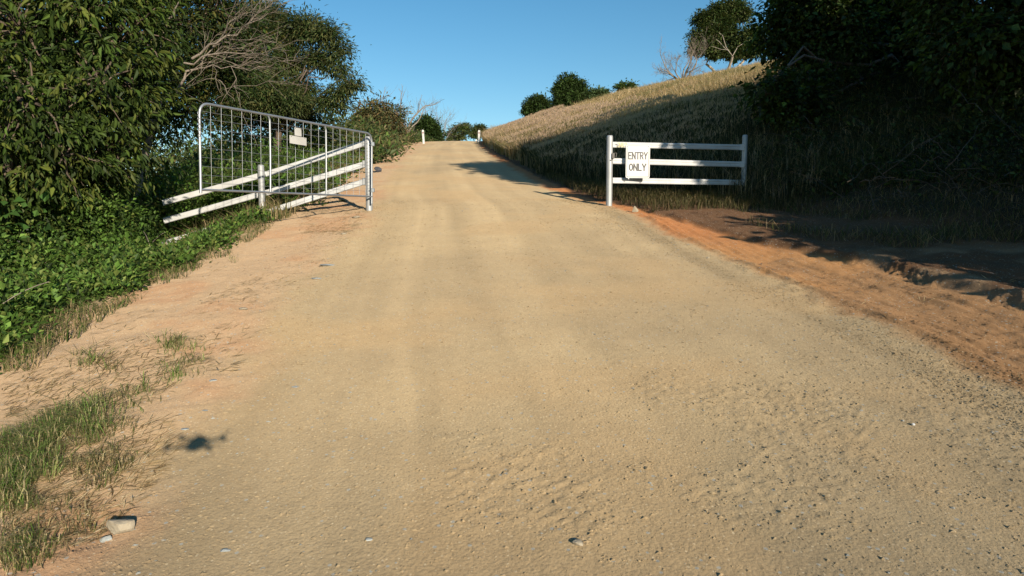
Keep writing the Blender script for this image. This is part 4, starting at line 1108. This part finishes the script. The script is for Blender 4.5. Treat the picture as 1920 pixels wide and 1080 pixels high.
# ENTRY ONLY sign
sc = P(1196, 302.7, 12.74); SW, SHh = .452, .605
ra = P(1148, 302, 12.82); rb = P(1393, 308.5, 13.58); ang = math.atan2(rb[1] - ra[1], rb[0] - ra[0])
sg = thing('entry_sign', (sc[0], sc[1] + (sc[0] - ra[0]) * 0, sc[2]), 'white rectangular sign reading ENTRY ONLY fixed to the right fence', 'sign', None, .09)
def rrect(w, h, r, n=6):
    out = []
    for cx, cy, a in ((w / 2 - r, h / 2 - r, 0), (-w / 2 + r, h / 2 - r, 90), (-w / 2 + r, -h / 2 + r, 180), (w / 2 - r, -h / 2 + r, 270)):
        for t in np.radians(np.linspace(a, a + 90, n)): out.append((cx + r * math.cos(t), cy + r * math.sin(t)))
    return np.array(out)
q = rrect(SW, SHh, .028); k = len(q); m = MB()
fr = np.stack([q[:, 0], 0 * q[:, 0], q[:, 1]], -1); bk = fr + np.array([0, .003, 0]); i = np.arange(k)
m.add(np.vstack([fr, [[0, 0, 0]]]), np.stack([i, (i + 1) % k, np.full(k, k)], -1)); m.add(np.vstack([bk, [[0, .003, 0]]]), np.stack([(i + 1) % k, i, np.full(k, k)], -1))
m.add(np.vstack([fr, bk]), np.stack([i, i + k, (i + 1) % k + k, (i + 1) % k], -1)); m.build('panel', M_SIGN, sg)
qa = rrect(SW - .030, SHh - .030, .022); qb = rrect(SW - .052, SHh - .052, .016); m = MB()
m.add([(x, -.0009, y) for x, y in np.vstack([qa, qb])], np.stack([i, (i + 1) % k, (i + 1) % k + k, i + k], -1)); m.build('border_line', M_LINE, sg)
word('ENTRY', 0, .035, .138, .021, .66, .022).build('lettering', M_INK, sg)
word('ONLY', -.004, -.175, .138, .024, .74, .024).build('lettering', M_INK, sg)
m = MB()
for z in (.245, 0.0, -.262): m = MB(); m.box((-.0, .02, z), (.40, .030, .035), bev=.003); m.build('mounting_strap', M_GALVP, sg)
for x in (-.17, .17): m = MB(); m.box((x, .004, -.312), (.02, .008, .03), bev=.002); m.build('clip', M_GALVP, sg)
# faded number on the top rail
nm = word('382', 0, 0, .085, .016, 1.0, .02)
o = nm.build('painted_number', M_YELLOW, rf_, False); pn = P(1166, 272.2, 12.80)
o.location = (pn[0] - org[0], pn[1] - .046 - org[1] + .06 * 0, pn[2] - .045 - org[2]); o.rotation_euler = (0, 0, math.atan2(.78, 2.92) * .3)

# ------------------------------------------------------------------ guide posts on the road ahead
def guide_post(px, py, Y, h, label, tilt=0., wd=.11):
    x = (px - 960) / 1280. * Y; z = H(x, Y)
    t = thing('guide_post', (x, Y, z), label, 'post', 'white guide posts by the road'); t.rotation_euler = (0, tilt, 0)
    m = MB(); hw = wd / 2
    sec = [(-hw, -.02), (hw, -.02), (hw, .02), (-hw, .02)]
    m.add([(x_, y_, -.1) for x_, y_ in sec] + [(x_, y_, h - .05) for x_, y_ in sec] + [(x_ * .7, y_ * .7, h) for x_, y_ in sec],
          np.array([(0, 1, 5, 4), (1, 2, 6, 5), (2, 3, 7, 6), (3, 0, 4, 7), (4, 5, 9, 8), (5, 6, 10, 9), (6, 7, 11, 10), (7, 4, 8, 11), (8, 9, 10, 11)]))
    m.build('shaft', M_POSTW, t)
    m = MB(); m.box((0, -.024, h - .2), (wd * .55, .006, .09)); m.build('reflector', M_REFL, t)
    return t
guide_post(797, 270, 48, .95, 'white guide post on the left edge of the road at the crest', -.06, .14)
guide_post(847, 262, 74, 1.35, 'short-looking white guide post beyond the crest in the middle of the road line', 0, .14)
guide_post(899, 266, 52, .85, 'brighter white guide post on the right edge of the road by the grass', .02, .16)
guide_post(894, 264, 66, .9, 'dim grey-white guide post just left of the brighter right post', 0, .14)

# steel picket on the hill seen through the dark tree
x, y, z = foot(1559, 27)
t = thing('fence_picket', (x, y, z), 'thin pale steel picket on the hill seen through the dark right tree', 'post')
m = MB(); m.tube([(0, 0, -.1), (0, 0, 1.1)], .03, 6); m.build('shaft', M_GALVP, t)
m = MB(); m.box((0, -.02, .95), (.08, .02, .12)); m.build('tag', M_RAIL, t)

# ------------------------------------------------------------------ hovering camera drone (its shadow falls on the road)
dr = thing('camera_drone', (.06, -.13, CAM_H + .03), 'small grey four-rotor drone hovering over the road', 'drone')
m = MB(); m.box((0, 0, 0), (.085, .17, .05), bev=.015); m.box((0, -.0, .03), (.05, .12, .02), bev=.006); m.build('body', M_DRONE, dr)
for sx, sy in ((-1, 1), (1, 1), (-1, -1), (1, -1)):
    m = MB(); e = np.array([sx * .135, sy * .10 - .02, .012])
    m.tube([np.array([sx * .035, sy * .06, .0]), e], [.011, .008], 8); m.tube([e + [0, 0, -.018], e + [0, 0, .018]], .014, 10)
    a = m.build('arm', M_DRONE, dr, True)
    m = MB(); th = .6 * sx + .9 * sy; u = np.array([math.cos(th), math.sin(th), 0]); v_ = np.array([-u[1], u[0], 0])
    for s in (-1, 1):
        m.box(e + [0, 0, .021] + u * s * .05, (.10, .014, .0015), np.array([u, v_, [0, 0, 1.]]))
    m.build('rotor', M_DRONE, a)
dr.scale = (.8, .8, .8); dr.location = (.03, -.10, CAM_H + .015)
print('faces', sum(len(o.data.polygons) for o in bpy.data.objects if o.type == 'MESH'))
